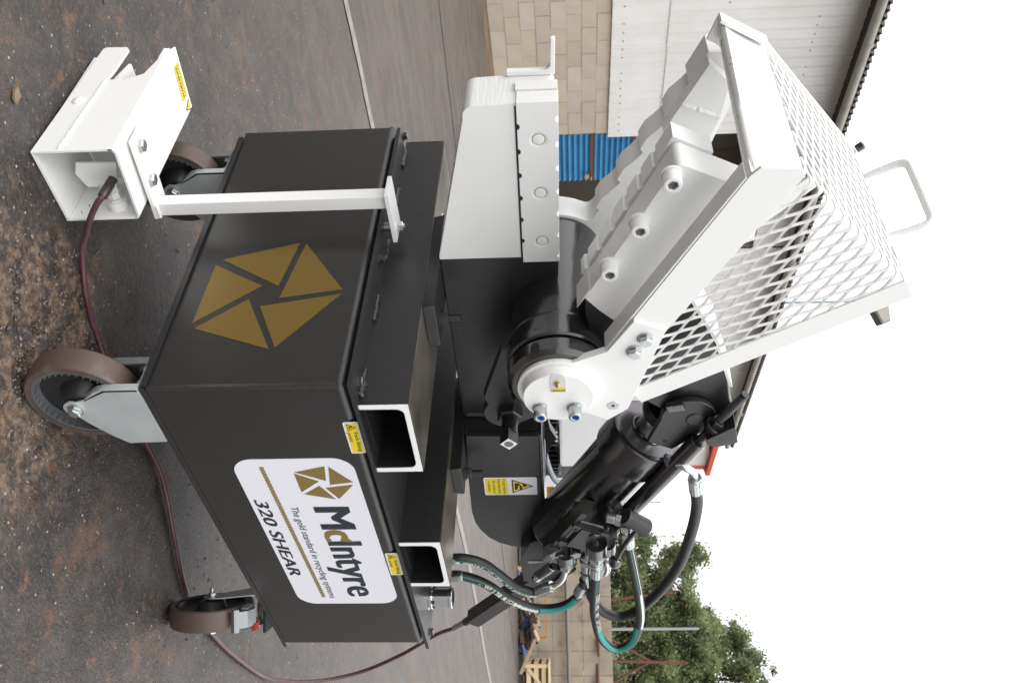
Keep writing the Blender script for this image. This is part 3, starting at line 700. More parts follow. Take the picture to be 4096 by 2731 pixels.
# ---- cabinet of folded sheet
b = box((0, 0, ZB+.004), (CW, CD, ZT)); 
ed = [e for e in b.edges if abs(e.verts[0].co.z-ZT) < 1e-5 and abs(e.verts[1].co.z-ZT) < 1e-5]
bmesh.ops.bevel(b, geom=ed, offset=.019, segments=6, profile=.5, affect='EDGES')
ed = [e for e in b.edges if abs(e.verts[0].co.z-e.verts[1].co.z) > .2]
far_ed = [e for e in ed if not (abs(e.verts[0].co.x) < .001 and abs(e.verts[0].co.y) < .001)]
bmesh.ops.bevel(b, geom=far_ed, offset=.012, segments=4, profile=.5, affect='EDGES')
cabt = obj('cabinet', b, BLK, sh, 40)
b = BM(); rg = random.Random(2); A = []
for i in range(60):
    z = ZB+.006+(ZT-.02-ZB)*i/59; w = .0042+.0012*rg.random(); d = .0028+.0012*rg.random(); t = rg.uniform(-.0008, .0008)
    A.append([b.verts.new(p) for p in ((-.0005, w*1.6, z), (-d*.9, w*.5+t, z), (-d, -d, z), (w*.5+t, -d*.9, z), (w*1.6, -.0005, z))])
for p, q in zip(A, A[1:]):
    for k in range(4): b.faces.new((p[k], p[k+1], q[k+1], q[k]))
obj('weld_seam', b, BLK, cabt)
obj('base_plate', box((-.004, -.004, ZB-.006), (CW+.006, CD-.03, ZB+.003), .0015), BLK, sh)
# thin lipped edge at the bottom of the left side
obj('base_lip', box((-.0075, .0, ZB-.005), (-.0045, CD-.035, ZB+.006), .001), BLKM, sh)
obj('flange_gap_strip', box((.012, .012, ZT-.002), (CW-.012, CD-.012, ZT+.0045)), BLKD, sh)  # near-black strip in the gap between cabinet and flange
ZF = .617
flg = obj('flange_plate', box((-.012, -.010, .609), (CW+.006, CD-.028, ZF), .0012), BLKM, sh)
# ---- fork channels: toes down on the flange
ZC = .706
def channel(x0, x1):
    t = .0095; r = .016; y0, y1 = -.003, .80
    out = [(x0, ZF), (x0, ZC), (x1, ZC), (x1, ZF)]
    inn = [(x1-t*1.25, ZF)] + [(x1-t*1.25-r+r*math.cos(R(a)), ZC-t-r+r*math.sin(R(a))) for a in (0, 22, 45, 68, 90)] + [(x0+t*1.25+r-r*math.sin(R(a)), ZC-t-r+r*math.cos(R(a))) for a in (0, 22, 45, 68, 90)] + [(x0+t*1.25, ZF)]
    poly = out+inn
    b = prism(poly, y0, y1); o = obj('fork_channel', b, [BLKM], sh, 25)
    # mill-scale upper face shows through the thin paint; sawn ends left bare white
    obj('web_face', box((x0+.003, y0+.003, ZC+.0002), (x1-.003, y1-.003, ZC+.0022), .0006), RAWD, o)
    rgx = random.Random(int(x0*1000)); jag = lambda p: (p[0]+rgx.uniform(-.0004, .0004), p[1]+rgx.uniform(-.0006, .0006))
    obj('sawn_end', prism([jag(p) for p in poly], y0-.0016, y0-.0002), WHT, o, 25)
    obj('channel_floor', box((x0+.013, y0+.02, ZF+.0006), (x1-.013, y1, ZF+.002)), BLKD, o)
    return o
ch1 = channel(.052, .257); ch2 = channel(.526, .718)
# weld runs on the flange along the channel toes
def weld_run(p0, p1, r, name='weld_bead', parent=None, m=BLKM, seed=0):
    rg = random.Random(seed); p0, p1 = V(p0), V(p1); n = max(6, int((p1-p0).length/.006))
    path = [p0.lerp(p1, i/n)+V((rg.uniform(-1, 1), rg.uniform(-1, 1), rg.uniform(-1, 1)))*r*.18 for i in range(n+1)]
    return obj(name, tube(path, lambda u: r*(.8+.4*abs(math.sin(u*n*1.3))), 8), m, parent or sh)
for i, (a, c) in enumerate(((.045, .075), (.20, .27), (.375, .44), (.545, .62), (.70, .765))): weld_run((.049, a, ZF+.001), (.049, c, ZF+.001), .0055, seed=i)
weld_run((.046, .012, ZF+.001), (.049, .042, ZF+.002), .007, seed=9)
# ---- bolts holding the flange
HB8 = hexbolt_mesh(.0095, BLKG); HBZ = hexbolt_mesh(.0105, ZINC); NUT = hexbolt_mesh(.0135, BLKM, True, .026)
for x, y in ((.018, .775), (.018, .345), (.022, .028), (1.030, .030), (1.028, .40), (.40, .778)): put('flange_bolt', HB8, Mdir((x, y, ZF), Z3, R(20)), flg)
# bright filler cap at the right of the second channel
fc = obj('filler_cap', lathe((.91, .066, .62), Z3, [(-.003, .031), (.008, .031), (.010, .027), (.012, .030), (.016, .030), (.018, .026), (.058, .026), (.060, .029), (.066, .029), (.068, .026)], 32), CHRM, sh)
for k in range(8):
    a = k*math.pi/4+.2; c = V((.91+.0262*math.cos(a), .066+.0262*math.sin(a), .640)); obj('cap_hole', lathe(c, (math.cos(a), math.sin(a), 0), [(-.001, .005), (.0006, .005)], 12), BLKD, fc)
# ---- feet bolted to the channels
for k, (x0, x1, y0, y1) in enumerate(((.050, .160, .238, .515), (.567, .668, .214, .50))):
    ft = obj('mounting_foot', prism([(x0, ZC+.0025), (x1, ZC+.0025), (x1+.002, ZC+.026), (x0-.006, ZC+.028)], y0, y1, bev=.002), BLKM, sh)
    put('foot_stud', NUT, Mdir((x1-.022 if k == 0 else x1-.008, y0+.055, ZC+.0265), Z3, .3), ft)
    weld_run((x0+.03 if k == 0 else x0+.01, y0+.15, ZC+.030), (x1, y0+.15, ZC+.03), .007, parent=ft, seed=30+k)
# ---- fixed lower jaw: black body, its front half painted white
YJ, YJB = .370, .465
lj = obj('lower_jaw', prism([(.045, .733)] + [(.034, .7335), (-.284, .813)] + arc(-.290, .836, .023, 250, 183, 6) + [(-.316, .908), (-.316, .968)] + arc(-.306, .968, .010, 180, 90, 4) + [(.045, .978)], YJ, YJB, bev=.0025), [WHTG, WHTC], sh)
for p in lj.data.polygons:
    if p.normal.x < -.35 and p.area > 1e-4: p.material_index = 1
jb = obj('jaw_body', prism([(.0452, .7335), (.56, .7295), (.575, .93), (.30, .965), (.0452, .9775)], YJ+.0008, YJB+.02, bev=.003), BLKM, sh)
def notched(x0, x1, z0, z1, pitch, r, ph0, ph1, tilt=0.0):
    """blade outline with half-round nicks along both edges"""
    P = []
    def edge(xa, xb, z, sgn, ph):
        o = [(xa, z)]; s = 1 if xb > xa else -1; x = xa+s*ph
        while s*(xb-x) > r*1.2:
            for a in (0, 30, 60, 90, 120, 150, 180): o.append((x - s*r*math.cos(R(a)), z + sgn*r*.8*math.sin(R(a))))
            x += s*pitch
        o.append((xb, z)); return o
    P += edge(x0, x1, z0, 1, ph0) + edge(x1, x0, z1, -1, ph1); return P
bl = obj('lower_blade', prism([(x, z+(-.0065*(x+.32)/.37)) for x, z in notched(-.319, .054, .911, .985, .0532, .0062, .050, .018)], YJ-.005, YJ+.033, bev=.0012, bang=50), WHTG, sh)
obj('blade_edge_step', box((-.3215, YJ+.034, .909), (-.30, YJ+.062, .984), .002), WHTG, bl)
obj('blade_backing', prism([(-.310, .9075), (.044, .9010), (.044, .975), (-.310, .978)], YJ-.0015, YJ+.02), BLKD, bl)
def recess(x, y, z, r, par, m):
    """plugged bolt hole: raised ring and a sunk button, seen on the blade's face"""
    obj('bolt_plug', lathe((x, y+.006, z), (0, -1, 0), [(0, r*.60), (.0035, r*.60), (.0046, r*.54), (.0050, r*.3), (.0052, .0005)], 32), m, par)
_c = BM()
for x, z in ((-.2405, .9475), (-.120, .9465), (.0, .945)): lathe((x, YJ-.0053+.0065, z), (0, -1, 0), [(0, .0118), (.0035, .0122), (.0066, .0192), (.010, .0192)], 40, _c)
carve(bl, _c)
for x, z in ((-.2405, .9475), (-.120, .9465), (.0, .945)): recess(x, YJ-.0053, z, .0185, bl, WHTG)
for i in range(3): obj('blade_bolt', lathe((-.240+.12*i, YJ+.03, .946), (0, 1, 0), [(0, .012), (.07, .012)], 14), BLKD, bl)
# angle bracket at the jaw's end
obj('jaw_end_bracket', prism([(-.3165, .892), (-.3165, .979), (-.386, .9815), (-.386, .9735), (-.334, .971), (-.328, .965), (-.326, .957), (-.3265, .892)], .456, .469, bev=.0015), WHT, lj)
# ---- rear housing with the warning label
rp_ = [(.5655, .739), (.73, .7285), (.90, .7222)] + [(.955, .726), (.995, .738), (1.035, .758), (1.064, .785), (1.083, .82), (1.092, .860)] + [(1.075, .912), (.5695, .916)]
rh = obj('rear_housing', prism(rp_, .31, .326, bev=.0018), BLKM, sh)
obj('housing_cheek', box((.566, .327, .735), (.58, .372, .914), .002), BLKM, rh)
obj('housing_top', prism([(.5690, .9165), (1.06, .9125), (1.06, .9185), (.60, .9235), (.5690, .9225)], .314, .47, bev=.001), BLKG, rh)
obj('housing_back', prism([(p[0]-.002, p[1]+.003) for p in rp_], .455, .466), BLKM, rh)
for x, z in ((.615, .865), (.735, .912), (.737, .905)): obj('housing_rivet', lathe((x, .3105, z), (0, -1, 0), [(0, .0032), (.0008, .003)], 10), BLKD, rh)
weld_run((.556, .372, .735), (.566, .3705, .912), .006, parent=jb, seed=41)
def crush_label():
    O = V((.7395, .3093, .7668)); xd, yd = V((1, 0, -.012)).normalized(), V((.004, 0, 1)).normalized(); n = xd.cross(yd)
    w, h = .0795, .137
    lb = obj('warning_label', slab(rrect(w, h, .005), O, xd, yd, .0007), STICK, rh)
    def on(p, dz=.0009): return O + xd*p[0] + yd*p[1] + n*dz
    obj('yellow_field', flat([[(.004, .004), (w-.004, .004), (w-.004, .061), (.004, .061)]], O+n*.0010, xd, yd), YEL, lb, smooth=False)
    T = [(.009, .072), (w-.009, .072), (w/2, .129)]; c = (w/2, .091); Ti = [((p[0]-c[0])*.80+c[0], (p[1]-c[1])*.80+c[1]) for p in T]
    obj('hazard_triangle', flat([T], O+n*.0009, xd, yd), BINK, lb, smooth=False)
    obj('hazard_yellow', flat([Ti], O+n*.0012, xd, yd), YEL, lb, smooth=False)
    # pictogram: a press closing on a hand
    q = [[(.024, .079), (.056, .079), (.053, .086), (.036, .088), (.033, .093), (.026, .092)], [(.030, .100), (.041, .100), (.041, .110), (.030, .110)],
         [(.034, .0905), (.058, .093), (.0585, .097), (.046, .0975), (.044, .101), (.041, .0975), (.034, .095)]]
    obj('crush_pictogram', flat(q, O+n*.0014, xd, yd), BINK, lb, smooth=False)
    for i, (tx, ww) in enumerate((('Crush Hazard', .067), ('Stand clear when', .067), ('this machine is', .057), ('in operation', .046))):
        obj('label_text', lettering(tx, on(((w-ww)/2, .0490-.0130*i), .0012), xd, yd, ww, .0066, .006), BINK, lb, smooth=False)
crush_label()
# ---- pivot: bearing barrel on the jaw body, lock ring, adjusting screw
PX, PZ = .200, .971
bp_ = obj('pivot_barrel', lathe((PX, .205, PZ), Y3, [(0, .100), (.003, .1045), (.016, .1045), (.018, .0985), (.022, .0985), (.026, .1), (.058, .1), (.0605, .102), (.064, .1)  , (.155, .1), (.358, .1)], 72), BLKG, sh, 30)
obj('thrust_washer', lathe((PX, .1985, PZ), Y3, [(0, .090), (.0068, .090)], 64), BLKD, bp_)
lr = obj('lock_ring', lathe((PX, .158, PZ), Y3, [(0, .088), (.0005, .0925), (.0095, .1015), (.036, .1025), (.0395, .1005)], 72), BLKG, sh, 30)
for a in (112, 205, 295, 20):
    u = V((math.cos(R(a)), 0, math.sin(R(a)))); w = V((-u.z, 0, u.x))
    c = V((PX, .160, PZ)) + u*.0988
    b = slab([(p[0], p[1]) for p in rrect(.018, .030, .0085)], c - w*.009 + V((0, -.0008, 0)) + u*.0042, w, V((0, 1, 0)), .0006)
    obj('spanner_slot', b, BLKD, lr)
# bearing keeper: a rounded plate under the ring that carries the square-ended adjusting screw
kp = obj('keeper_plate', prism([(.188, .853), (.338, .8045)] + arc(.394, .848, .048, 228, 375, 12) + [(.40, .93), (.30, .99), (.2, .97)], .243, .27, bev=.003), BLKM, sh)
sc_ = V((.388, .243, .860)); sd_ = V((0, -1, 0))
sq = obj('adjusting_screw', lathe(sc_, sd_, [(0, .0165), (.058, .0165)] , 24), BLKM, kp)
b = BM()
for k in range(15): lathe(sc_+sd_*(.022+k*.0026), sd_, [(0, .0160), (.0006, .0178), (.0018, .0178), (.0024, .0160)], 24, b)
obj('screw_thread', b, BLKM, kp)
b = hexprism(.029, 0, .022, .003); b.transform(Mdir(sc_, sd_, .2)); obj('lock_nut', b, BLKM, kp)
sqm = Mdir(sc_+sd_*.058, sd_, 0)
def square_end():
    u, w, d = frame_of(sd_); c = sc_+sd_*.058; U, Wd = V(X3), V(Z3)
    poly = [(-.0205, 0), (0, -.0195), (.0205, 0), (0, .0195)]
    obj('square_drive', slab(poly, c, U, Wd, .030), BLKM, kp, 20)
    o = obj('bare_end', slab([(p[0]*.96, p[1]*.96) for p in poly], c+sd_*.0301, U, Wd, .0008), WHTC, kp)
    obj('centre_hole', lathe(c+sd_*.0308, sd_, [(0, .0102), (.0004, .0100)], 20), RAWD, kp)
square_end()
# ---- white arm plate on the pivot, and its end disc
DY = .143
ap = [(.0855, 1.0675), (.0089, 1.1166), (.036, 1.172), (.061, 1.1675), (.2684, 1.1111), (.3045, 1.0708), (.296, 1.052)] + arc(PX, PZ, .080, 12, -180, 26) + [(.120, .985)]
def arm_outline():
    a = [(.094, 1.066), (.012, 1.1145), (.0385, 1.1725), (.062, 1.168), (.268, 1.1115), (.304, 1.071)]
    a += arc(PX, PZ, .0815, 30, -200, 30); return a
arm = obj('guard_arm', prism(arm_outline(), .150, .1665, bev=.0012), WHT, sh)
pd = obj('pivot_disc', lathe((PX, .1495, PZ), (0, -1, 0), [(0, .0705), (.0045, .0705), (.0058, .0702), (.022, .0702), (.0235, .069), (.0235, .001)], 72, cap1=False), WHT, arm, 30)
FY = .1495-.0235
# grease nipple sunk in a slot at the disc's top, with its yellow label
sl_ = rrect(.034, .036, .0155, 8); sl_ = [(p[0]-.017, p[1]) for p in sl_ if True]
gx, gz = PX-.0225, PZ+.006
cc = [( -.013, -.0158), (.013, -.0158)] + [( .0158*math.cos(R(a)), .012+.0158*math.sin(R(a))) for a in range(0, 181, 15)]
GW = V((0, 0, 1)); GU = V((1, 0, 0))
rc = V((PX-.0465, FY, PZ+.0005))
# slot's long way runs from the rim (at -x) inwards
slot = [(.0165, -.0155), (.0165, .0155), (-.012, .0155)] + [(-.012-.0155*math.sin(R(a)), .0155*math.cos(R(a))) for a in range(12, 180, 12)] + [(-.012, -.0155)]
obj('nipple_recess', slab([(p[0], p[1]) for p in slot], rc+V((0, -.0004, 0)), X3, Z3, .0004), mat('recess_grey_white', (.60, .61, .62), .4), pd)
b = BM(); SV = []
for k in range(len(slot)):
    p = slot[k]; SV.append((b.verts.new(rc+V((p[0], -.0005, p[1]))), b.verts.new(rc+V((p[0]*.93, -.0012, p[1]*.93)))))
for p, q in zip(SV, SV[1:]+SV[:1]): b.faces.new((p[0], q[0], q[1], p[1]))
obj('recess_lip', b, WHTC, pd)
gn = obj('grease_nipple', lathe(rc+V((.003, -.0005, 0)), (-.55, -.8, 0), [(0, .0068), (.005, .0068), (.0055, .0045), (.009, .0038), (.0105, .0052), (.013, .0046), (.0145, .002)], 16), BRASS, pd)
gl = obj('grease_label', slab(rrect(.0085, .030, .0008), rc+V((.0185, -.0002, -.015)), X3, Z3, .0005), YEL, pd)
obj('label_text', lettering('GREASE', rc+V((.0251, -.0012, -.0133)), Z3, (-1, 0, 0), .0266, .0050, .012), BINK, gl, smooth=False)
SKZ = socket_mesh(.0135, .027, ZINC, BLUEZ, True)
for dz in (-.0355, .0335): put('cap_screw', SKZ, Mdir((PX+.030, FY, PZ+dz-.001), (0, -1, 0), .3), pd)
for x, z in ((.093, 1.118), (.0585, 1.1375)): put('arm_bolt', hexbolt_mesh(.0128, ZINC), Mdir((x, .150, z), (0, -1, 0), .4), arm)
cs_ = obj('countersunk_screw', lathe((.256, .1497, 1.081), (0, -1, 0), [(0, .0125), (.0006, .0122)], 28), ZINC, arm)
obj('screw_socket', lathe((.256, .149, 1.081), (0, -1, 0), [(0, .0038), (.0003, .0036)], 6), BLKD, cs_)
# ---- upper jaw: white clamp block with blade, black tail to the cylinder
E1 = V((-.8945, 0, .447)); G1 = V((.447, 0, .8945)); AO = V((.034, 0, 1.0265))
def ug(e, g): p = AO + E1*e + G1*g; return (p.x, p.z)
uj = obj('upper_jaw_block', prism([ug(0, 0), ug(.335, 0)] + [ug(.347-.012+.012*math.sin(R(a)), .012-.012*math.cos(R(a))) for a in (20, 45, 70, 90)] + [ug(.347, .150), ug(.330, .166), ug(-.060, .166), ug(-.018, .04)], .235, .300, bev=.0018), WHTG, sh)
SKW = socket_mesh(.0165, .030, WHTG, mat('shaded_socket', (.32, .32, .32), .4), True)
for x, z in ((-.2515, 1.1725), (-.153, 1.1225), (-.0515, 1.0715)): put('jaw_bolt', SKW, Mdir((x, .235, z), (0, -1, 0), .5), uj)
nb = notched(0, .352, -.006, .075, .0532, .0075, .024, .03)
obj('upper_blade', prism([ug(e, g) for e, g in nb], .3005, .3445, bev=.001, bang=50), WHTG, sh)
obj('paint_line', prism([ug(.02, .001), ug(.022, -.002), ug(-.03, -.002)], .236, .299), WHTG, uj)
tl = [(.0345, 1.029), (.05, 1.16), (.0459, 1.2242), (.1724, 1.2876), (.2378, 1.306), (.3084, 1.330)] + arc(.388, 1.262, .085, 118, -8, 10) + [(.45, 1.235), (.372, 1.185), (.32, 1.12), (.30, 1.03), (.24, 1.035), (.12, 1.035), (.08, 1.028)]
ta = obj('jaw_tail', prism(tl, .236, .345, bev=.003), BLKM, sh)
obj('tail_lit_edge', prism([(.050, 1.2292), (.1724, 1.2900), (.2378, 1.3084), (.3084, 1.3324), (.3070, 1.3382), (.236, 1.3145), (.170, 1.2965), (.046, 1.2345)], .236, .345), WHTG, ta)  # light along the black tail's upper edge, put in as a white strip
# serrated hold-down jaw behind the blades, hubbed on the barrel
ser = [(.0923, .979), (.0965, .998), (.1004, 1.012), (.1075, 1.028), (.1115, 1.038), (.110, 1.046), (.1045, 1.0525), (.094, 1.060), (.0833, 1.0655)]
tooth = [(.0775, 1.0587), (.0516, 1.0715), (.036, 1.088), (.0112, 1.1105)]
for k in range(4):
    ser += [(x-.0752*k, z+.0452*k) for x, z in tooth]
ser += [(-.2243, 1.2365), (-.250, 1.2500), (-.288, 1.269), (-.286, 1.325), (-.20, 1.335), (-.10, 1.30), (.02, 1.265), (.18, 1.17)] + arc(PX, PZ, .125, 75, -150, 14)
hd = obj('hold_down_jaw', prism(ser, .562, .628, bev=.0015, bang=50), WHTG, sh)
obj('hold_down_gusset', prism([(-.135, 1.190), (-.196, 1.222), (-.282, 1.268), (-.24, 1.312), (-.165, 1.302), (-.098, 1.279)], .53, .5615, bev=.002), WHTG, hd)
weld_run((-.2000, .529, 1.2235), (-.165, .529, 1.300), .005, parent=hd, m=WHTG, seed=51)

# ---- guard: frame bars, side panel, expanded mesh bent over the top, handle
GY0, GY1 = .158, .55
def gbeam():
    # front beam: flat face with a lip folded back along its lower edge
    lo0, lo1 = V((.100, 0, 1.066)), V((-.303, 0, 1.285)); hi0, hi1 = V((.055, 0, 1.170)), V((-.2995, 0, 1.371))
    b = prism([(lo0.x, lo0.z), (lo1.x, lo1.z), (-.318, 1.300), (-.3130, 1.362), (hi1.x, hi1.z), (hi0.x, hi0.z)], .1575, .1635, bev=.0008)
    prism([(lo0.x, lo0.z), (lo1.x-.004, lo1.z+.002), (lo1.x-.001, lo1.z+.008), (lo0.x+.003, lo0.z+.0055)], .1640, .205, bev=.001, bm=b)
    return b
gd = obj('guard_frame', gbeam(), WHT, sh)
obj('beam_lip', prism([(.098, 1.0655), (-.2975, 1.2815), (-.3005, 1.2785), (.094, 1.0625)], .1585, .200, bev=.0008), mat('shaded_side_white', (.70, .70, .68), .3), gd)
# solid side strip with rolled lower edge from front corner to back corner
FLl, FLu = V((-.303, .1600, 1.285)), V((-.2995, .16, 1.371)); BLl, BLu = V((-.358, .552, 1.281)), V((-.310, .552, 1.3655))
b = BM(); secs = []
n_ = 10
for i in range(n_+1):
    t = i/n_; lo = FLl.lerp(BLl, t); up = FLu.lerp(BLu, t); w = (up-lo)
    pr = [lo+V((.036, 0, .002)), lo+V((.010, 0, -.001)), lo+V((.003, 0, .0015)), lo+V((-.001, 0, .008)), lo.lerp(up, .3)+V((-.001, 0, 0)), up+V((0, 0, -.004)), up+V((.004, 0, .001))]
    secs.append([b.verts.new(p) for p in pr])
for p, q in zip(secs, secs[1:]):
    for k in range(len(p)-1): b.faces.new((p[k], p[k+1], q[k+1], q[k]))
b.normal_update(); bmesh.ops.solidify(b, geom=b.faces[:], thickness=.004)
ss = obj('side_strip', b, [WHT, WHTP], gd, 50)
for p in ss.data.polygons:
    if p.normal.z < -.15 or p.normal.x > -.5: p.material_index = 1
obj('strip_return', prism([(-.355, 1.2795), (-.308, 1.2805), (-.30, 1.29), (-.346, 1.289)], .5525, .558, bev=.0008), WHT, gd)
# back frame, right-hand bar and rear bar
obj('back_frame', prism([(-.366, 1.279), (-.318, 1.366), (-.05, 1.594), (-.018, 1.556), (-.283, 1.331), (-.318, 1.262)], .5535, .5595, bev=.0008), WHT, gd)
obj('back_flange', bar((-.366, .545, 1.280), (-.316, .545, 1.370), .03, .006, Y3, .001), WHT, gd)
rb0, rb1 = V((.2385, .160, 1.1275)), V((-.0465, .160, 1.593))
obj('right_bar', bar(rb0, rb1, .044, .005, (.853, 0, .522), .0008), WHT, gd)
obj('right_bar_lip', bar(rb0+V((.0205, .02, .0125)), rb1+V((.0205, .02, .0125)), .038, .004, Y3, .0008), WHT, gd)
obj('rear_bar', bar((.325, .552, 1.205), (-.055, .552, 1.585), .032, .005, (.7, 0, .7), .0008), WHT, gd)
obj('rear_rail', bar((.325, .553, 1.205), (-.20, .553, 1.285), .034, .005, Z3, .0008), WHT, gd)
obj('purple_strip', bar((.285, .5485, 1.225), (.11, .5485, 1.40), .010, .002, (.7, 0, .7)), mat('purple_tape', (.16, .09, .26), .5), gd)
obj('top_end_bar', bar((-.050, .170, 1.5935), (-.048, .55, 1.590), .022, .004, (.75, 0, .66), .0008), WHT, gd)
# expanded metal: lattice in unrolled sheet coordinates (s along the fold, t from the fold down the front or back over the top)
F0 = V((-.2995, GY0+.002, 1.371)); SD = V((.238, 0, .215)).normalized(); SLEN = .3215
DN = V((SD.z, 0, -SD.x)); RB = .010
def sheet_pt(s, t, off=0.0):
    """unrolled (s,t) to space; off is height above the sheet's outer face"""
    q = RB*math.pi/4
    base = F0 + SD*s
    if t > q: return base + DN*(t-q+RB) + V((0, -off, 0))
    if t < -q: return base + V((0, -t-q+RB, 0)) + (-DN)*off
    a = (t+q)/(2*q)*math.pi/2                        # 0 at the top edge, 90 at the front
    c = base + DN*RB + V((0, RB, 0))
    nrm = (-DN)*math.cos(a) + V((0, -1, 0))*math.sin(a)
    return c + nrm*(RB+off)
SWD, LWD = .0247, .072
hi0, hi1 = V((.055, 0, 1.170)), V((-.2995, 0, 1.371))
def inside(s, t):
    if s < .004 or s > SLEN-.002: 
        if t < 0: return False
    if t <= 0: return t > -.386 and 0 < s < SLEN
    p = F0 + SD*s + DN*t
    # right of the beam's upper edge, left of the right-hand bar
    d = (hi1-hi0).normalized(); nb_ = V((-d.z, 0, d.x)) ; nb_ = nb_ if nb_.z > 0 else -nb_
    e = (rb1-rb0).normalized(); ne = V((e.z, 0, -e.x)); ne = ne if ne.x > 0 else -ne
    return (p-V((hi0.x, p.y, hi0.z))).dot(nb_) > -.006 and (p-V((rb0.x, p.y, rb0.z))).dot(ne) < -.004 and (p.x*.5+p.z) > 1.156
b = BM(); SW_, TH = .0041, .0026
def strand(a, c):
    """one strand: bends with the sheet and tilts like rolled expanded steel"""
    n = 6; ring = []
    da, db = V((c[0]-a[0], c[1]-a[1])), None
    L_ = da.length; u = da/L_; w = V((-u.y, u.x))
    for i in range(n+1):
        f = i/n
        # flat bond at each node, sloping mid part: an S along the strand
        g = f*f*(3-2*f); s_ = a[0]+(c[0]-a[0])*(.35*f+.65*g); t_ = a[1]+(c[1]-a[1])*f
        hw = SW_/2
        P0 = sheet_pt(s_-hw, t_, 0); P1 = sheet_pt(s_+hw, t_, .0012); Q0 = sheet_pt(s_-hw, t_, -TH); Q1 = sheet_pt(s_+hw, t_, -TH+.0012)
        ring.append([b.verts.new(p) for p in (P0, P1, Q1, Q0)])
    for p, q in zip(ring, ring[1:]):
        for k in range(4): b.faces.new((p[k], p[(k+1) % 4], q[(k+1) % 4], q[k]))
    b.faces.new(ring[0]); b.faces.new(ring[-1][::-1])
for i in range(-2, 60):
    for j in range(-14, 20):
        s = i*SWD/2 - .10; 
        if (i+j) % 2: continue
        t = j*LWD/2 + .004
        for ds in (-1, 1):
            a, c = (s, t), (s+ds*SWD/2, t+LWD/2); mid = ((a[0]+c[0])/2, (a[1]+c[1])/2)
            if inside(*a) and inside(*c): strand(a, c)
            elif inside(*a) and inside(*mid): strand(a, mid)
            elif inside(*c) and inside(*mid): strand(mid, c)
obj('mesh_sheet', b, WHT, gd, 30)
hp = [(-.052, .468, 1.585), (-.062, .468, 1.612), (-.085, .466, 1.648), (-.094, .455, 1.659), (-.095, .44, 1.662), (-.078, .33, 1.672), (-.074, .312, 1.668), (-.068, .302, 1.655), (-.052, .30, 1.622), (-.045, .30, 1.596)]
hp = [(-.050, .470, 1.586), (-.0680, .470, 1.618), (-.0845, .468, 1.6475), (-.0905, .458, 1.658), (-.0915, .445, 1.6605), (-.0830, .375, 1.665), (-.0755, .325, 1.6685), (-.0725, .312, 1.667), (-.0675, .303, 1.658), (-.056, .300, 1.630), (-.0435, .300, 1.597)]
obj('grab_handle', tube(smooth_path(hp, 5), .0088, 14), WHT, gd, 60)
BB = socket_mesh(.0088, .016, BLKG, BLKD, False)
put('guard_screw', BB, Mdir((-.326, .5535, 1.304), (-.86, .0, .5), .2), gd); put('guard_screw', BB, Mdir((-.061, .5535, 1.589), (-.67, .0, .75), .2), gd)

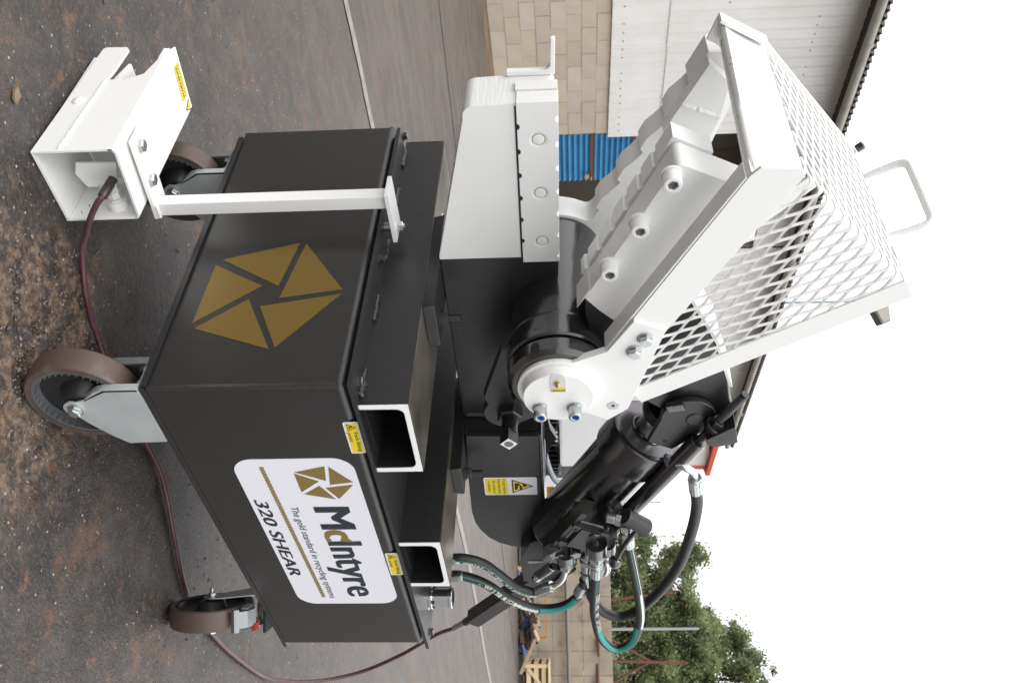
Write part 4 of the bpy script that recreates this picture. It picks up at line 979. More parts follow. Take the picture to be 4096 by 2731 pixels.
# ---- castors: brown-tyred wheels in pressed zinc forks
def xf(b, M): b.transform(M); return b
def castor(cx, cy, phi, swivel):
    M = Matrix.Translation((cx, cy, 0)) @ Matrix.Rotation(phi, 4, 'Z')
    # local frame: axle along y at (0, 0, .1), mounting plate above and towards +x
    P = [(.0256, .082), (.0176, .0885), (.0141, .1254), (.0047, .1411), (-.0066, .1647), (-.0049, .2251), (.0181, .2300), (.1438, .2300), (.1454, .1636), (.1228, .1353), (.087, .1069), (.0653, .0948), (.0579, .0829), (.0438, .0785)]
    P = [(x-.045, z) for x, z in ([(.024, .092), (.026, .105), (.020, .122), (.004, .150), (-.006, .168), (-.006, .2305), (.0181, .2325), (.1460, .2325), (.148, .160), (.1228, .1340), (.087, .1065), (.066, .0935)] + arc(.045, .095, .0195, 10, -190, 10))]
    if swivel: P = [(-.021, .10), (-.018, .13), (.005, .18), (.02, .214), (.105, .214), (.10, .18), (.06, .14), (.022, .105)] + arc(0, .1, .021, 10, -180, 8)
    y0 = .036
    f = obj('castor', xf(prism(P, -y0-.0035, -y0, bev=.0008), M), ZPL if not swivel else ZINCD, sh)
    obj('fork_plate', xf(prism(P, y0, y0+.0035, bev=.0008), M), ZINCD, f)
    if not swivel:
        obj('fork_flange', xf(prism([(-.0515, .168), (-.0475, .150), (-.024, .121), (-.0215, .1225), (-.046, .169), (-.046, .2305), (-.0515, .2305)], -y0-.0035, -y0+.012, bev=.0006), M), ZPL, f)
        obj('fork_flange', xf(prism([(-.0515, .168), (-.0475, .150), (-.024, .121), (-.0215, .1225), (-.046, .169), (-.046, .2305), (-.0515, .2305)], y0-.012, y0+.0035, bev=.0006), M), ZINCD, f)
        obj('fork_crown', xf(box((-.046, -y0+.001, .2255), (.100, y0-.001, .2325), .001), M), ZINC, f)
        for x in (-.038, .085):
            for y in (-.02, .02): put('crown_bolt', HB8, M @ Mdir((x, y, .2255), (0, 0, -1)), f)
    else:
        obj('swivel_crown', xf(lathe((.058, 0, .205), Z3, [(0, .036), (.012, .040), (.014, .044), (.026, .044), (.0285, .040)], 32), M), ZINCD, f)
        obj('top_plate', xf(box((.0, -.05, .2265), (.115, .05, .2335), .002), M), BLKM, f)
    w = obj('wheel_centre', xf(lathe((0, -.0235, .1), Y3, [(.001, .0855), (.001, .0805), (.0195, .077), (.0195, .042), (.006, .034), (-.004, .030), (-.008, .024), (-.008, .011), (.055, .011), (.055, .024), (.051, .030), (.041, .034), (.0315, .042), (.037, .076), (.047, .079), (.047, .0855)], 48, cap0=False, cap1=False), M), HUB, f, 40)
    b = BM()
    for k in range(40):
        a = k*math.pi/20; u = V((math.cos(a), 0, math.sin(a))); c = V((0, -.0195, .1))+u*.0785
        obox(c, (u, Y3, V((-u.z, 0, u.x))), (.0012, .0065, .0009), 0, b)
    obj('hub_ribs', xf(b, M), RIM, w)
    obj('rim_ring', xf(lathe((0, -.0238, .1), Y3, [(0, .0853), (.0003, .0800), (.019, .0765)], 56, cap0=False, cap1=False), M), RIM, w)
    obj('tyre', xf(lathe((0, -.025, .1), Y3, [(.0005, .0855), (.0, .0955), (.0022, .0982), (.006, .0992), (.025, .1), (.044, .0992), (.0478, .0982), (.05, .0955), (.0495, .0855)], 72, cap0=False, cap1=False), M), TREAD, f, 40)
    me = hexbolt_mesh(.0115, ZINC); 
    put('axle_bolt', me, M @ Mdir((0, -y0-.0035, .098), (0, -1, 0), .35), f); put('axle_bolt', hexbolt_mesh(.0095, ZINC, True, .010), M @ Mdir((0, y0+.0035, .1), (0, 1, 0), .1), f)
    if swivel and cy < .2:
        # silver foot brake at the wheel's rim, red release tab above
        obj('brake_pedal', xf(prism([(-.082, .188), (-.076, .183), (-.060, .200), (-.036, .216), (-.036, .223), (-.066, .212)], -.020, .020, bev=.0015), M), BRK, f)
        obj('brake_lever', xf(prism([(-.090, .188), (-.083, .178), (-.077, .188), (-.083, .199)], -.027, .027, bev=.0015), M), BRK, f)
        obj('brake_arm', xf(box((-.062, -.027, .196), (-.02, -.022, .212), .001), M), BRK, f); obj('brake_arm', xf(box((-.062, .022, .196), (-.02, .027, .212), .001), M), BRK, f)
        obj('release_tab', xf(box((-.045, -.032, .214), (-.02, -.016, .224), .002), M), REDP, f)
    return f
castor(.048, .034, 0, False); castor(.048, .668, 0, False); castor(.856, .0, R(41), True); castor(.86, .72, R(25), True)

# ---- decals on the cabinet
def quadplane(name, pts, m, parent, off):
    """a vinyl piece on a flat side, given by corner points"""
    b = BM(); n = V(off); A = [b.verts.new(V(p)+n*.2) for p in pts]; B = [b.verts.new(V(p)+n) for p in pts]; k = len(pts)
    b.faces.new(A); b.faces.new(B[::-1])
    for i in range(k): b.faces.new((A[i], A[(i+1) % k], B[(i+1) % k], B[i]))
    return obj(name, b, m, parent, smooth=False)
TRI = [[(.3371, .2991), (.3819, .4506), (.2555, .4311)], [(.3797, .4640), (.2417, .5602), (.2218, .4398)], [(.2293, .5597), (.2005, .4067), (.0928, .4580)], [(.2212, .3800), (.1453, .2919), (.0887, .4477)], [(.3217, .2896), (.2574, .3981), (.1592, .2850)]]
for t in TRI: quadplane('gold_triangle', [(0, y, z) for y, z in t], GOLD, cabt, (-.0009, 0, 0))
def name_plate():
    n = V((0, -1, 0)); xd, yd = V((1, 0, .0045)).normalized(), V((-.004, 0, 1)).normalized(); O = V((.2160, -.0002, .3310)); O.z -= .0
    w, h = .594, .2405
    pl = obj('name_plate', slab(rrect(w, h, .043, 10), O, xd, yd, .0008), STICK, cabt)
    Y = -.0014
    L3 = [[(.2598, .4498), (.2407, .5144), (.2908, .5068)], [(.2419, .5214), (.2964, .5607), (.3050, .5119)], [(.3048, .5591), (.3150, .5003), (.3558, .5203)], [(.3074, .4897), (.3370, .4519), (.3569, .5135)], [(.2636, .4482), (.2922, .4923), (.3300, .4479)]]
    for t in L3: obj('logo_triangle', flat([[(x, z) for x, z in t]], (0, Y, 0), X3, Z3), GOLDL, pl, smooth=False)
    def word(txt, x0, x1, z, h, m, bold, shear=0, dy=0): return obj('lettering', bold_lettering(txt, (x0, Y-dy, z), (1, 0, .002), Z3, x1-x0, h, bold, shear), m, pl, smooth=False)
    word('M', .3845, .4730, .4592, .0745, INK, .0048); word('c', .4745, .5240, .4592, .0745, GOLDL, .0048, 0, .0002)
    word('Intyre', .5215, .7735, .4596, .0745, INK, .0040)
    obj('arrow_tip', flat([[(.497, .4975), (.5265, .5210), (.5215, .4890)]], (0, Y-.0003, 0), X3, Z3), GOLDL, pl, smooth=False)
    word('The gold standard in recycling systems', .3845, .7810, .4115, .0150, INK, 0.0001, .12)
    word('320 SHEAR', .3550, .6715, .3415, .0262, INK, .0020, .2)
    q = []; N = 46
    for k in range(N):
        x = .2405+.536*k/N; d = .536/N; z = .3838+.0092*k/N
        q += [[(x, z), (x+d*.85, z+.0090), (x, z+.0090)], [(x+.15*d, z), (x+d, z), (x+d, z+.0088)]]
    obj('chain_line', flat(q, (0, Y, 0), X3, Z3), GOLDL, pl, smooth=False)
name_plate()
def fork_label(x, z, w, h, lean):
    xd, yd = V((1, 0, -.006)).normalized(), V((lean, 0, 1)).normalized(); O = V((x, -.0006, z)); n = V((0, -1, 0))
    b = slab(rrect(w, h, .004), O, xd, yd, .0007); o = obj('lifting_label', b, STICK, cabt)
    obj('yellow_field', flat([[(.003, .003), (w-.003, .003), (w-.003, h-.003), (.003, h-.003)]], O+n*.0009, xd, yd), YEL, o, smooth=False)
    T = [(.005, .006), (.028, .006), (.0165, .0235)]; c = (.0165, .0115)
    obj('hazard_triangle', flat([T], O+n*.0011, xd, yd), BINK, o, smooth=False)
    obj('hazard_yellow', flat([[((p[0]-c[0])*.74+c[0], (p[1]-c[1])*.74+c[1]) for p in T]], O+n*.0013, xd, yd), YEL, o, smooth=False)
    obj('fork_pictogram', flat([[(.0125, .009), (.018, .009), (.018, .012), (.0155, .012), (.0155, .016), (.0125, .016)], [(.019, .009), (.0225, .009), (.0225, .010), (.02, .010), (.02, .016), (.019, .016)]], O+n*.0015, xd, yd), BINK, o, smooth=False)
    obj('label_text', lettering('Fork lifting', O+n*.0011+xd*.031+yd*.0160, xd, yd, w-.037, .0072, .012), BINK, o, smooth=False)
    obj('label_text', lettering('point', O+n*.0011+xd*.031+yd*.0045, xd, yd, .030, .0072, .012, .15), BINK, o, smooth=False)
fork_label(.1040, .5765, .0965, .0285, -.05); fork_label(.5745, .5770, .0975, .0285, -.05)
# white paper label on the first channel's outer side
obj('rating_label', slab(rrect(.06, .17, .004), (.125, .455, ZC+.0023), X3, Y3, .0006), STICK, ch1)

# ---- hydraulic cylinder
A0 = V((.400, .290, 1.238)); AD = V((.58, 0, -.297)).normalized(); AN = V((-AD.z, 0, AD.x))
cy_ = obj('hydraulic_cylinder', lathe(A0+AD*.138, AD, [(0, .036), (.0005, .078), (.004, .0855), (.012, .0880), (.092, .0880), (.094, .0800), (.100, .0785), (.482, .0785), (.497, .072)], 64), BLKG, sh, 30)
obj('gland_face', lathe(A0+AD*.1378, AD*-1, [(0, .0765), (.0006, .0745)], 56), mat('machined_black', (0.16, 0.15, 0.165), .24, .7), cy_)
obj('gland_lip', lathe(A0+AD*.136, AD*-1, [(0, .044), (.002, .0435), (.004, .040), (.004, .035)], 48, cap1=False), BLKG, cy_)
obj('piston_rod', lathe(A0+AD*.06, AD, [(0, .0345), (.12, .0345)], 48), ROD, cy_)
# clevis: two rounded cheeks round the tail, joined at the rod end
def cl_out(r0):
    c = (A0.x, A0.z); ang = math.degrees(math.atan2(AD.z, AD.x)); 
    pts = arc(.392, 1.250, .060, ang+62, ang+300, 18)
    e = A0 + AD*.100
    return pts + [(e.x - AN.x*.030, e.z - AN.z*.030), (e.x + AN.x*.034, e.z + AN.z*.034)]
cv = obj('clevis', prism(cl_out(0), .2185, .2345, bev=.003), BLKM, cy_)
obj('clevis_cheek', prism(cl_out(0), .3465, .3625, bev=.003), BLKM, cy_)
obj('clevis_bridge', lathe(A0+AD*.050, AD, [(0, .052), (.012, .056), (.028, .050), (.034, .038)], 40), BLKM, cy_)
obj('clevis_pin', lathe((.3935, .2187, 1.2665), (0, -1, 0), [(0, .023), (.0005, .0225), (.0012, .0195), (.0022, .0195), (.0028, .019)], 36), BLKM, cy_)
obj('pin_hole', lathe((.4725, .2183, 1.2045), (0, -1, 0), [(0, .0052), (.0004, .005)], 16), BLKD, cy_)
weld_run((.385, .2185, 1.305), (.432, .2185, 1.288), .0028, parent=cy_, seed=61)
obj('keeper_block', prism([(.326, 1.232), (.333, 1.196), (.352, 1.203), (.346, 1.240)], .204, .2185, bev=.002), BLKG, cy_)
obj('rod_bracket', prism([(.362, 1.342), (.420, 1.354), (.436, 1.310), (.428, 1.290), (.408, 1.285)], .172, .232, bev=.002), BLKM, cy_)
# feedback tube and threaded rod alongside
L0 = V((.2892, .20, 1.3582)); L1 = V((.394, .20, 1.3083)); L2 = V((.4293, .20, 1.2848)); L3_ = V((.8152, .20, 1.0885))
tb_ = obj('feedback_tube', lathe(V((.445, .20, 1.2770)), (L3_-V((.445, .20, 1.2770))), [(0, .009), (.004, .018), (.012, .0205), (.415, .0205), (.422, .017)], 28), BLKG, sh)
obj('threaded_rod', cyl(V((.455, .20, 1.272)), L0, .0092, 16), BLKM, tb_)
d_ = (L0-V((.455, .20, 1.272))).normalized(); b = BM(); Ltot = (L0-V((.455, .20, 1.272))).length
for k in range(46):
    s = .02+k*(Ltot-.028)/46; lathe(V((.455, .20, 1.272))+d_*s, d_, [(0, .0090), (.0008, .0101), (.0016, .0090)], 14, b)
obj('rod_thread', b, BLKM, tb_)
pj = V((.395, .20, 1.3060))
for s0, rr, h in ((-.020, .0170, .014), (.006, .0185, .016)):
    b = hexprism(rr, 0, h, .002); b.transform(Mdir(pj+d_*s0, d_, .2)); obj('rod_nut', b, BLKM, tb_)
obj('rod_eye', cyl(pj-d_*.006, pj+d_*.006, .024, 24, .002), BLKM, tb_)
# ---- tail bracket and the long sheet-steel box the cable runs into
rb_ = obj('cylinder_bracket', prism([(1.1985, .8462), (1.0558, .8472), (.985, .875), (.94, .95), (1.01, .968), (1.0575, .9901), (1.1848, .9313), (1.206, .8877)], .262, .318, bev=.003), BLKM, sh)
obj('bracket_plate', obox((1.045, .225, .965), (AD, Y3, AN), (.075, .030, .004), .001), BLKM, rb_)
obj('bracket_wing', prism([(1.03, .915), (1.10, .905), (1.115, .935), (1.03, 1.0)], .205, .215, bev=.001), BLKM, rb_)
weld_run((1.085, .2615, .866), (1.082, .2615, .925), .0035, parent=rb_, m=WHTG, seed=71)
sp_ = [V((1.0594, .2, .8904)), V((.997, .2, .9379))]; d2 = (sp_[1]-sp_[0]).normalized(); u2, w2, _ = frame_of(d2)
obj('return_spring', tube([sp_[0]+d2*(.078*i/150)+(u2*math.cos(i*.53)+w2*math.sin(i*.53))*.0125 for i in range(151)], .0020, 6), ZINC, rb_, 60)
obj('spring_core', cyl(sp_[0]-d2*.01, sp_[0]+d2*.085, .009, 14), BLKD, rb_)
tx = obj('cable_housing', bar((1.5111, .30, .6697), (1.225, .30, .8932), .044, .044, Y3, .003), BLKM, sh)
obj('cable_ferrule', cyl((1.5160, .30, .6600), (1.5350, .30, .6425), .0135, 12), BLKG, tx)
# ---- motor with upright fins, conduit
mt = obj('drive_motor', lathe((.985, .62, .625), Z3, [(0, .085), (.30, .085), (.318, .080), (.322, .03)], 40), BLKG, sh)
b = BM()
for k in range(44):
    a = k*2*math.pi/44; u = V((math.cos(a), math.sin(a), 0)); obox(V((.985, .62, .800))+u*.098, (u, V((-u.y, u.x, 0)), Z3), (.016, .0022, .155), .001, b)
obj('cooling_fins', b, BLKG, mt)
obj('motor_cowl', lathe((.985, .62, .955), Z3, [(0, .112), (.006, .112), (.010, .104), (.012, .02)], 44), BLKG, mt)
obj('motor_tab', box((1.040, .535, .930), (1.075, .552, 1.000), .003), BLKG, mt)
obj('conduit', tube(smooth_path([(.80, .50, .905), (.8517, .5, .9137), (.899, .5, .9176), (.96, .5, .9255), (1.0207, .5, .9388), (1.0521, .5, .9563), (1.0602, .5, .985)], 6), .0085, 12), GREYC, mt, 60)
obj('gusset', prism([(.60, .928), (.70, .940), (.74, .955), (.80, .93), (.86, .9255), (.62, .924)], .43, .452, bev=.001), BLKM, rh)
# ---- valve block, ports and lever
vc = V((.785, .183, 1.010))
vb = obj('valve_block', obox(vc, (AD, Y3, AN), (.084, .032, .038), .006), BLKG, sh)
for s_ in (-.06, .02): obj('valve_rib', obox(vc+AD*s_+V((0, -.004, 0)), (AD, Y3, AN), (.007, .035, .048), .003), BLKM, vb)
for s_, g_, r_ in ((.05, .01, .017), (-.05, .012, .013), (.072, -.022, .011)): obj('valve_boss', lathe(vc+AD*s_+AN*g_+V((0, -.030, 0)), (.15, -1, .1), [(0, r_), (.014, r_*.95), (.016, r_*.8)], 20), BLKG, vb)
obj('valve_cover', obox(vc+AD*-.02+V((0, -.037, 0)), (AD, Y3, AN), (.042, .005, .026), .003), BLKM, vb)
obj('valve_rail', obox(vc-AN*.042+AD*-.01+V((0, -.012, 0)), (AD, Y3, AN), (.098, .018, .008), .003), BLKM, vb)
obj('valve_end', obox(vc+AD*.112, (AD, Y3, AN), (.018, .030, .040), .006), BLKG, vb)
obj('valve_head', obox(vc+AN*.062+AD*.02, (AD, Y3, AN), (.060, .026, .022), .005), BLKM, vb)
b = hexprism(.024, 0, .030, .004); b.transform(Mdir(V((.835, .165, .955)), (.3, -.35, -.89), .1)); obj('relief_cap', b, BLKG, vb)
obj('valve_plug', lathe(V((.79, .150, 1.045)), (.2, -1, 0), [(0, .013), (.014, .013), (.015, .010)], 18), BLKM, vb)
obj('spool_end', lathe(vc+AD*-.10+AN*.03, AD*-1, [(0, .022), (.03, .022), (.034, .018)], 24), BLKG, vb)
for k, (p, d, r, l) in enumerate((((.862, .155, .9735), X3, .0265, .034), ((.806, .145, 1.0503), X3, .0265, .042), ((.850, .175, 1.0262), X3, .0265, .045), ((.88, .19, 1.078), X3, .024, .04))):
    obj('port_boss', lathe(V(p)-V(d)*.02, d, [(0, r), (l, r), (l+.003, r*.9)], 28), BLKG, vb)
for i, (s_, u_) in enumerate(((-.08, .03), (-.05, -.035), (.06, .038), (.085, -.03))):
    put('valve_bolt', socket_mesh(.0058, .006, BLKM, BLKD, False), Mdir(vc+AD*s_+AN*u_+V((0, -.0345, 0)), (0, -1, 0)), vb)
def fitting(p, d, parts, parent=vb, m=ZINC):
    """a run of hexagons and collars along d: ('h'|'c', radius, length)"""
    p, d = V(p), V(d).normalized(); s = 0.0; fb = BM()
    for k, r, l in parts:
        if k == 'h': q = hexprism(r, 0, l, r*.12); q.transform(Mdir(p+d*s, d, .3)); join(fb, q)
        else: lathe(p+d*s, d, [(0, r*.94), (l*.1, r), (l*.9, r), (l, r*.94)], 22, fb)
        s += l
    return obj('hose_fitting', fb, m, parent)
def ferrule(p0, p1, r, parent=vb):
    """crimped ferrule with pressed flats"""
    p0, p1 = V(p0), V(p1); d = (p1-p0).normalized(); L = (p1-p0).length; fb = lathe(p0, d, [(0, r*.9), (L*.06, r), (L*.9, r), (L, r*.92)], 20)
    u, w, _ = frame_of(d)
    for k in range(8):
        a = k*math.pi/4; e = u*math.cos(a)+w*math.sin(a); obox(p0+d*L*.48+e*r*.98, (d, e, d.cross(e)), (L*.40, .0011, r*.24), .0005, fb)
    return obj('ferrule', fb, ZINC, parent)
RH = .0128
def hose(pts, parent=vb, r=RH):
    path = smooth_path(pts, 14); return obj('hose', tube(path, r, 16), RUBB, parent, 60), path
def stripe(path, u0, u1, a0, a1, m, parent, name='hose_stripe', lift=.0004, r=RH):
    """printed band along a hose between angles a0,a1 (0 = facing the front, -y; 90 = below)"""
    F = frames(path); n = len(F); b = BM(); rows = []
    for i in range(int(u0*(n-1)), int(u1*(n-1))+1):
        p, t, u, w = F[i]; rows.append([b.verts.new(p+(u*math.cos(R(a))+w*math.sin(R(a)))*(r+lift)) for a in (a0, a0+(a1-a0)*.33, a0+(a1-a0)*.67, a1)])
    for p, q in zip(rows, rows[1:]):
        for k in range(3): b.faces.new((p[k], p[k+1], q[k+1], q[k]))
    return obj(name, b, m, parent, 60)
def hose_text(path, txt, u0, size, a, parent, rev=False, r=RH, m=CREAM):
    F = frames(path); acc = [0.0]
    for p, q in zip(F, F[1:]): acc.append(acc[-1]+(q[0]-p[0]).length)
    s = u0*acc[-1]; b = BM()
    for ch in txt:
        if ch != ' ':
            g = glyphs(ch, .02); x0, x1, _, _ = bbox(g)
            i = min(range(len(acc)), key=lambda k: abs(acc[k]-(s if not rev else acc[-1]-s))); p, t, u, w = F[i]
            nrm = u*math.cos(R(a))+w*math.sin(R(a)); tt = t if not rev else -t; up = nrm.cross(tt)
            M = Matrix((tt*size, up*size, nrm)).transposed().to_4x4(); M.translation = p+nrm*(r+.0007)-up*size*.33-tt*size*x0
            g.transform(M); join(b, g); s += (x1-x0+.12)*size
        else: s += .4*size
        if s > acc[-1]*.95: break
    return obj('hose_print', b, m, parent, smooth=False)
# hose A and B: up from the flange, over to the elbow and the lower port
hA, pA = hose([(0.8735, .15, .630), (0.8705, .15, .6751), (0.8659, .15, .7109), (0.8919, .15, .7599), (0.955, .15, .8004), (1.0163, .15, .8361), (1.0472, .15, .878), (1.0430, .15, .8970)])
ferrule((.8740, .15, .635), (.8680, .15, .7000), .0145, hA); ferrule((1.0445, .15, .8930), (1.0130, .15, .9345), .0155, hA)
obj('elbow', tube(smooth_path([(1.0185, .15, .9290), (1.0020, .15, .9480), (.975, .151, .9640), (.9402, .153, .9715), (.90, .155, .9728)], 6), .0085, 14), CHRM, hA, 60)
fitting((.870, .155, .9735), X3, [('c', .0225, .008), ('h', .0205, .016), ('c', .016, .008), ('h', .0195, .018), ('c', .0145, .010)])
stripe(pA, .12, .97, 20, 25, TEAL, hA); stripe(pA, .12, .97, -25, -20, TEAL, hA)
hose_text(pA, 'E 100R2AT - 1/2"- 13MM - W.P.275BAR(C13) Ref. No.', .20, .0135, 0, hA, False)
stripe(pA, .84, .97, -14, 12, CREAM, hA)
hB, pB = hose([(.980, .16, .612), (.9761, .16, .659), (.9751, .16, .6991), (1.0165, .16, .7554), (1.0989, .16, .8104), (1.1536, .16, .8695), (1.1614, .16, .9317), (1.1292, .16, .9808), (1.0648, .165, 1.0150), (1.0163, .17, 1.0200)])
ferrule((.9795, .16, .620), (.9750, .16, .7010), .0150, hB); ferrule((1.085, .163, 1.004), (1.045, .168, 1.018), .0145, hB)
stripe(pB, .18, .66, -2, 3, TEAL, hB); stripe(pB, .18, .62, -51, -46, TEAL, hB)
hose_text(pB, '- W.P.275BAR(C13) Ref. No.', .235, .0160, -24, hB, False)
stripe(pB, .47, .60, -38, -8, CREAM, hB); stripe(pB, .61, .84, -58, 6, TEAL, hB); hose_text(pB, '100R2AT - 08', .86, .010, -20, hB, False)
hC, pC = hose([(1.0035, .175, 1.0273), (1.0585, .175, 1.0306), (1.1372, .175, 1.0443), (1.2121, .175, 1.0748), (1.2431, .175, 1.1212), (1.1929, .175, 1.1756), (1.0742, .175, 1.2311), (.9401, .175, 1.2681), (.7809, .175, 1.2857), (.6687, .175, 1.2881), (.5948, .175, 1.2783)], r=.0140)
ferrule((.985, .175, 1.0270), (1.050, .175, 1.0292), .0158, hC); ferrule((.6120, .175, 1.2810), (.5520, .175, 1.2728), .0158, hC)
obj('elbow', tube(smooth_path([(.558, .175, 1.2745), (.5340, .176, 1.2675), (.5180, .179, 1.2480), (.520, .190, 1.2330), (.535, .215, 1.2200)], 6), .0088, 14), CHRM, hC, 60)
fitting((.530, .200, 1.2265), (.35, .85, -.35), [('h', .0185, .016), ('c', .014, .012)], cy_)
fitting((.875, .175, 1.0265), X3, [('c', .020, .010), ('h', .0190, .018), ('c', .0150, .012), ('h', .0190, .020), ('c', .0140, .040)])
hD, pD = hose([(.9287, .145, 1.0515), (1.0155, .145, 1.0482), (1.1587, .145, 1.0475), (1.3069, .145, 1.0655), (1.385, .145, 1.1086), (1.3398, .145, 1.1567), (1.2047, .145, 1.1741), (1.058, .145, 1.1647), (.8975, .145, 1.1438), (.7988, .145, 1.1298), (.7400, .145, 1.1230)])
ferrule((.895, .145, 1.0518), (.9480, .145, 1.0515), .0170, hD); ferrule((.800, .145, 1.1300), (.752, .145, 1.1245), .0150, hD)
fitting((.822, .145, 1.0505), X3, [('c', .0235, .008), ('h', .0210, .018), ('h', .0205, .018), ('c', .0150, .014), ('c', .0165, .014)])
fitting((.752, .145, 1.1245), (-.98, .05, -.12), [('h', .0170, .018), ('c', .013, .014), ('h', .0175, .020)])
fitting((.905, .190, 1.080), X3, [('c', .020, .012), ('h', .0190, .022), ('c', .016, .020)], vb, CHRM)
obj('elbow', tube(smooth_path([(.955, .19, 1.0810), (.990, .19, 1.0822), (1.020, .192, 1.076), (1.036, .198, 1.058)], 6), .0105, 14), CHRM, vb, 60)
stripe(pD, .02, .32, -12, -7, TEAL, hD); stripe(pD, .26, .58, -62, -2, TEAL, hD)
hose_text(pD, '100R2AT - 08 - DIN 20022', .72, .0165, -38, hD, True)
stripe(pD, .58, .72, 18, 48, CREAM, hD); stripe(pD, .58, .98, 12, 17, TEAL, hD); stripe(pD, .72, .98, 38, 46, CREAM, hD)
# lever with ball
lv = obj('hand_lever', tube(smooth_path([(.690, .13, 1.150), (.7381, .13, 1.1300), (.7846, .13, 1.1145), (.8420, .13, 1.0990)], 5), .0062, 12), BLKM, vb, 60)
obj('lever_cap', lathe((.640, .13, 1.1135), (.62, 0, .62), [(0, .0195), (.072, .0215), (.076, .019)], 24), RUBB, lv)
b = BM(); bmesh.ops.create_icosphere(b, subdivisions=3, radius=.0170); b.transform(Matrix.Translation((.853, .13, 1.0965))); obj('lever_ball', b, BLKG, lv, 180)
fitting((.66, .13, 1.107), (.0, .25, -1), [('h', .0150, .014), ('c', .012, .02)], lv)

# ============================================================ FOOT PEDAL hung on its post
fp = thing('foot_pedal', 'white steel foot pedal box hanging from a square white post beside the cabinet', 'foot pedal', (-.17, .55, 0))
x0, x1, y0, y1 = -.2535, -.088, .3665, .742
TP = lambda x: .1650 - .013*(x-x0)/(x1-x0)        # its top leans a little
px = obj('pedal_box', prism([(y0, .0015), (y0, .158)] + [(y0+.0, .158)] + [(y1-.01, .161), (.63, .137), (.61, .103), (.613, .066), (.643, .0705), (y1-.012, .0735), (y1, .066), (y1+.002, .0195), (y1-.004, .014)], x0, x0+.0048, 'x', bev=.0008), WHT, fp)
b = BM(); r = .012; sec = [(x0, .150), (x0+.0010, .158), (x0+.0040, .1625), (x0+.011, TP(x0+.011)), (x1-.008, TP(x1-.008)), (x1-.002, .1495), (x1, .144)]; rows = []
for yy in (y0, y1-.003, y1+.010):
    rows.append([b.verts.new((x, yy if yy < .7 else (y1+.012 if .005 < x-x0 < .16 else y1-.012), z)) for x, z in sec])
rows = rows[:1]+rows[2:]
for k in range(len(sec)-1): b.faces.new((rows[0][k], rows[0][k+1], rows[1][k+1], rows[1][k]))
b.normal_update(); bmesh.ops.solidify(b, geom=b.faces[:], thickness=.0045)
obj('lid', b, WHT, fp, 50)
obj('side_plate', prism([(y0, .0015), (y0, .146), (y1-.012, .148), (y1-.004, .10), (y1-.02, .004)], x1-.0045, x1, 'x', bev=.0008), WHT, fp)
obj('bottom_plate', box((x0+.005, y0+.001, .0016), (x1-.005, y1-.03, .0064)), WHT, fp)
weld_run((x0-.0006, .372, .0545), (x0-.0006, .608, .0640), .0026, parent=fp, m=WHT, seed=81)
obj('pivot_rivet', lathe((x0+.001, .537, .0325), (-1, 0, 0), [(0, .0125), (.003, .0115), (.0055, .006), (.006, .001)], 20), WHT, fp)
obj('tread_plate', obox((-.170, .60, .055), ((1, 0, 0), (0, .97, .22), (0, -.22, .97)), (.066, .105, .003), .001), WHT, fp)


obj('pedal_pin', cyl((-.150, .535, .118), (-.092, .535, .118), .010, 16), WHT, fp)
ci = obj('cable_anchor', lathe((-.0925, .402, .100), (-1, 0, 0), [(0, .019), (.016, .019), (.018, .0175), (.0185, .013), (.024, .013), (.0245, .0075), (.066, .0075), (.068, .006)], 24), WHT, fp)
b = hexprism(.0135, 0, .013, .002); b.transform(Mdir((-.118, .402, .100), (-1, 0, 0), .2)); join(b, xf(hexprism(.0125, 0, .010, .002), Mdir((-.140, .402, .100), (-1, 0, 0), .6))); obj('anchor_nut', b, WHT, ci)
obj('anchor_clip', box((-.153, .394, .082), (-.133, .398, .116), .001), WHT, ci)
obj('rocker_plate', prism([(-.180, .034), (-.153, .022), (-.121, .034), (-.120, .095), (-.177, .115)], .432, .4365, bev=.0008), WHT, fp)
obj('rocker_pin', cyl((-.128, .44, .1), (-.128, .52, .1), .008, 14), WHT, fp)
for x, z in ((-.128, .062), (-.112, .040)): obj('black_speck', box((x, y0-.0004, z), (x+.006, y0+.0, z+.0015)), BINK, fp)
# post, its foot and head plates, bolts
obj('foot_plate', obox((-.1450, .4400, .1665), ((1, 0, -.078), (0, 1, 0), (.078, 0, 1)), (.093, .030, .0035), .0008), WHT, fp)
for x, y in ((-.2120, .436), (-.1330, .433)): put('plate_bolt', hexbolt_mesh(.0135, ZINC), Mdir((x, y, TP(x)+.0085), (.07, 0, 1), .5), fp)
post = obj('post', prism([(-.0845, .4155), (-.0545, .4155), (-.0545, .4455), (-.0845, .4455)], .166, .6370, 'z', bev=.0022), WHT, fp, 25)
weld_run((-.0860, .414, .1680), (-.0530, .414, .1665), .0035, parent=fp, m=WHT, seed=83); weld_run((-.0860, .415, .168), (-.0860, .446, .168), .0032, parent=fp, m=WHT, seed=84)
obj('gusset', prism([(-.0535, .163), (-.0535, .183), (-.0455, .163)], .428, .433, 'y'), WHT, fp)
obj('head_plate', box((-.0985, .4020, .6372), (.0225, .4650, .6452), .001), WHT, fp)
put('head_bolt', hexbolt_mesh(.0105, ZINC, False, .003), Mdir((.008, .436, .6452), Z3, .25), fp)
obj('spacer', cyl((.008, .436, .6172), (.008, .436, .6370), .0095, 16), ZINCD, fp)
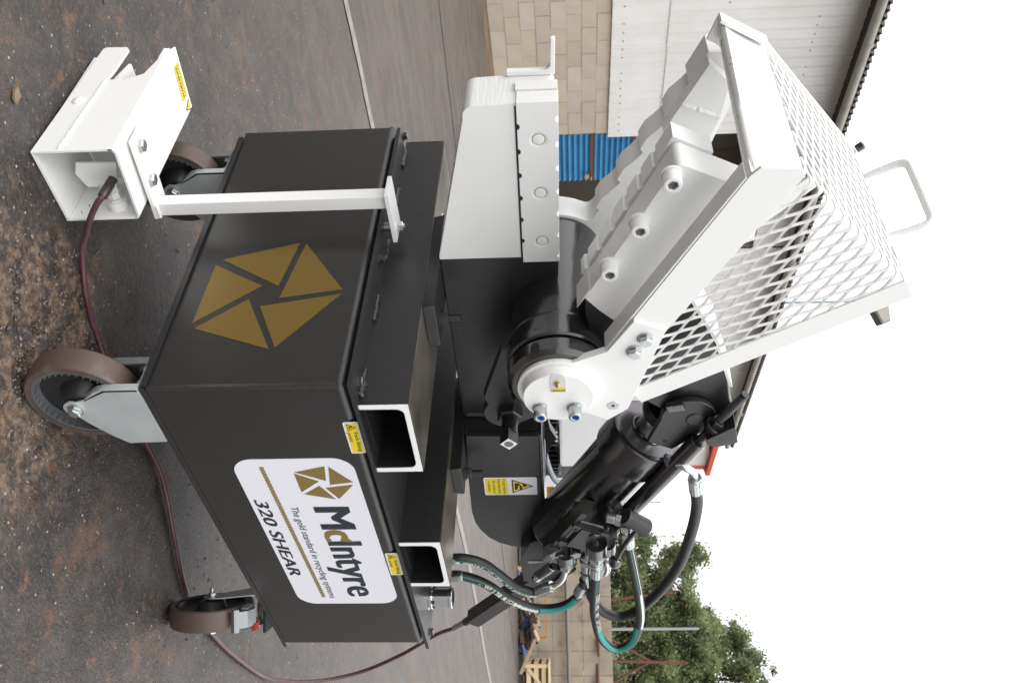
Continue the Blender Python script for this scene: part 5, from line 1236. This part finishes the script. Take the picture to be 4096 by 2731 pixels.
# yellow warning strip and triangle on the lid, read from the far side
O = V((-.2105, .7235, TP(-.18)+.0006)); xd = V((0, 1, 0))
pn = [(-.2119, .7336), (-.2086, .767), (-.1305, .7499), (-.1334, .722)]
def lidpt(x, y, h): return V((x, y, TP(x)+h))
q = [(-.120, .565), (-.120, .680), (-.150, .680), (-.150, .565)]
WL = [(-.1310, .7130), (-.1310, .7430), (-.2150, .7450), (-.2150, .7150)]
wl = obj('warning_strip', flat([[(p[0], p[1]) for p in WL]], (0, 0, 0), X3, Y3), YEL, fp, smooth=False)
for v in wl.data.vertices: v.co.z = TP(v.co.x-.17)+.0012
obj('strip_text', lettering('WARNING!', lidpt(-.1345, .7290, .0018), (-1, 0, .078), (0, -1, 0), .078, .0092, .02), BINK, wl, smooth=False)
b = BM()
for r_ in range(2):
    xx = -.135
    rgx = random.Random(r_)
    while xx > -.207:
        w = rgx.uniform(.003, .007); y_ = .7335+.0045*r_; flat([[(xx, y_), (xx-w, y_), (xx-w, y_+.0018), (xx, y_+.0018)]], (0, 0, TP(xx)+.0017), X3, Y3, b); xx -= w+.002
obj('small_print', b, BINK, wl, smooth=False)
T3 = [(-.1220, .7440), (-.0950, .7440), (-.1085, .7170)]; cc_ = (-.1085, .7350)
for k, (sc, m_) in enumerate(((1, BINK), (.74, YEL), (.2, BINK))):
    tr = obj(('warning_triangle', 'triangle_yellow', 'exclamation_mark')[k], flat([[((p[0]-cc_[0])*sc+cc_[0], (p[1]-cc_[1])*sc+cc_[1]) for p in T3]], (0, 0, 0), X3, Y3), m_, fp if k == 0 else wl, smooth=False)
    for v in tr.data.vertices: v.co.z = TP(v.co.x-.17)+.0011+.0003*k
# ---- maroon control cable from the pedal along the ground and up to the machine's tail
G_ = [(-.1490, .392, .1020), (-.1470, .366, .0985), (-.1356, .358, .0853), (-.1059, .352, .0621), (-.0681, .350, .0384), (-.0250, .348, .0130), (.0517, .2992, .0065), (.1339, .2636, .0065), (.1719, .2575, .0065), (.2772, .2332, .0065), (.4596, .2261, .0065), (.5592, .2181, .0065), (.6315, .191, .0065), (.7453, .1299, .0065), (.8867, .0668, .0065), (1.0968, .0591, .0065), (1.3482, .0916, .0065), (1.62, .150, .012), (1.775, .205, .105), (1.8127, .25, .2465), (1.7403, .28, .4011), (1.6205, .295, .5337), (1.5729, .3, .6086)]
ct = thing('control_cable', 'maroon control cable looping along the ground from the pedal to the machine', 'cable', (.6, .2, 0))
pth = smooth_path(G_, 10)
for p in pth: p.z = max(p.z, ground_z(p.x, p.y)+.0062)
obj('sheath', tube(pth, .0062, 14), CABLE, ct, 60)
obj('end_ferrule', cyl(V(G_[0])+V((-.008, .016, .008)), V(G_[1])*.9+V(G_[2])*.1, .0095, 16, .001), mat('grey_brown_ferrule', (.10, .085, .08), .35, .5), ct)
e0 = V((1.5800, .30, .6000)); e1 = V((1.5210, .30, .6560)); obj('silver_sleeve', cyl(e0, e1, .0105, 16, .001), ZINC, ct); obj('black_neck', cyl(e1, e1+(e1-e0).normalized()*.03, .0075, 12), BLKM, ct)
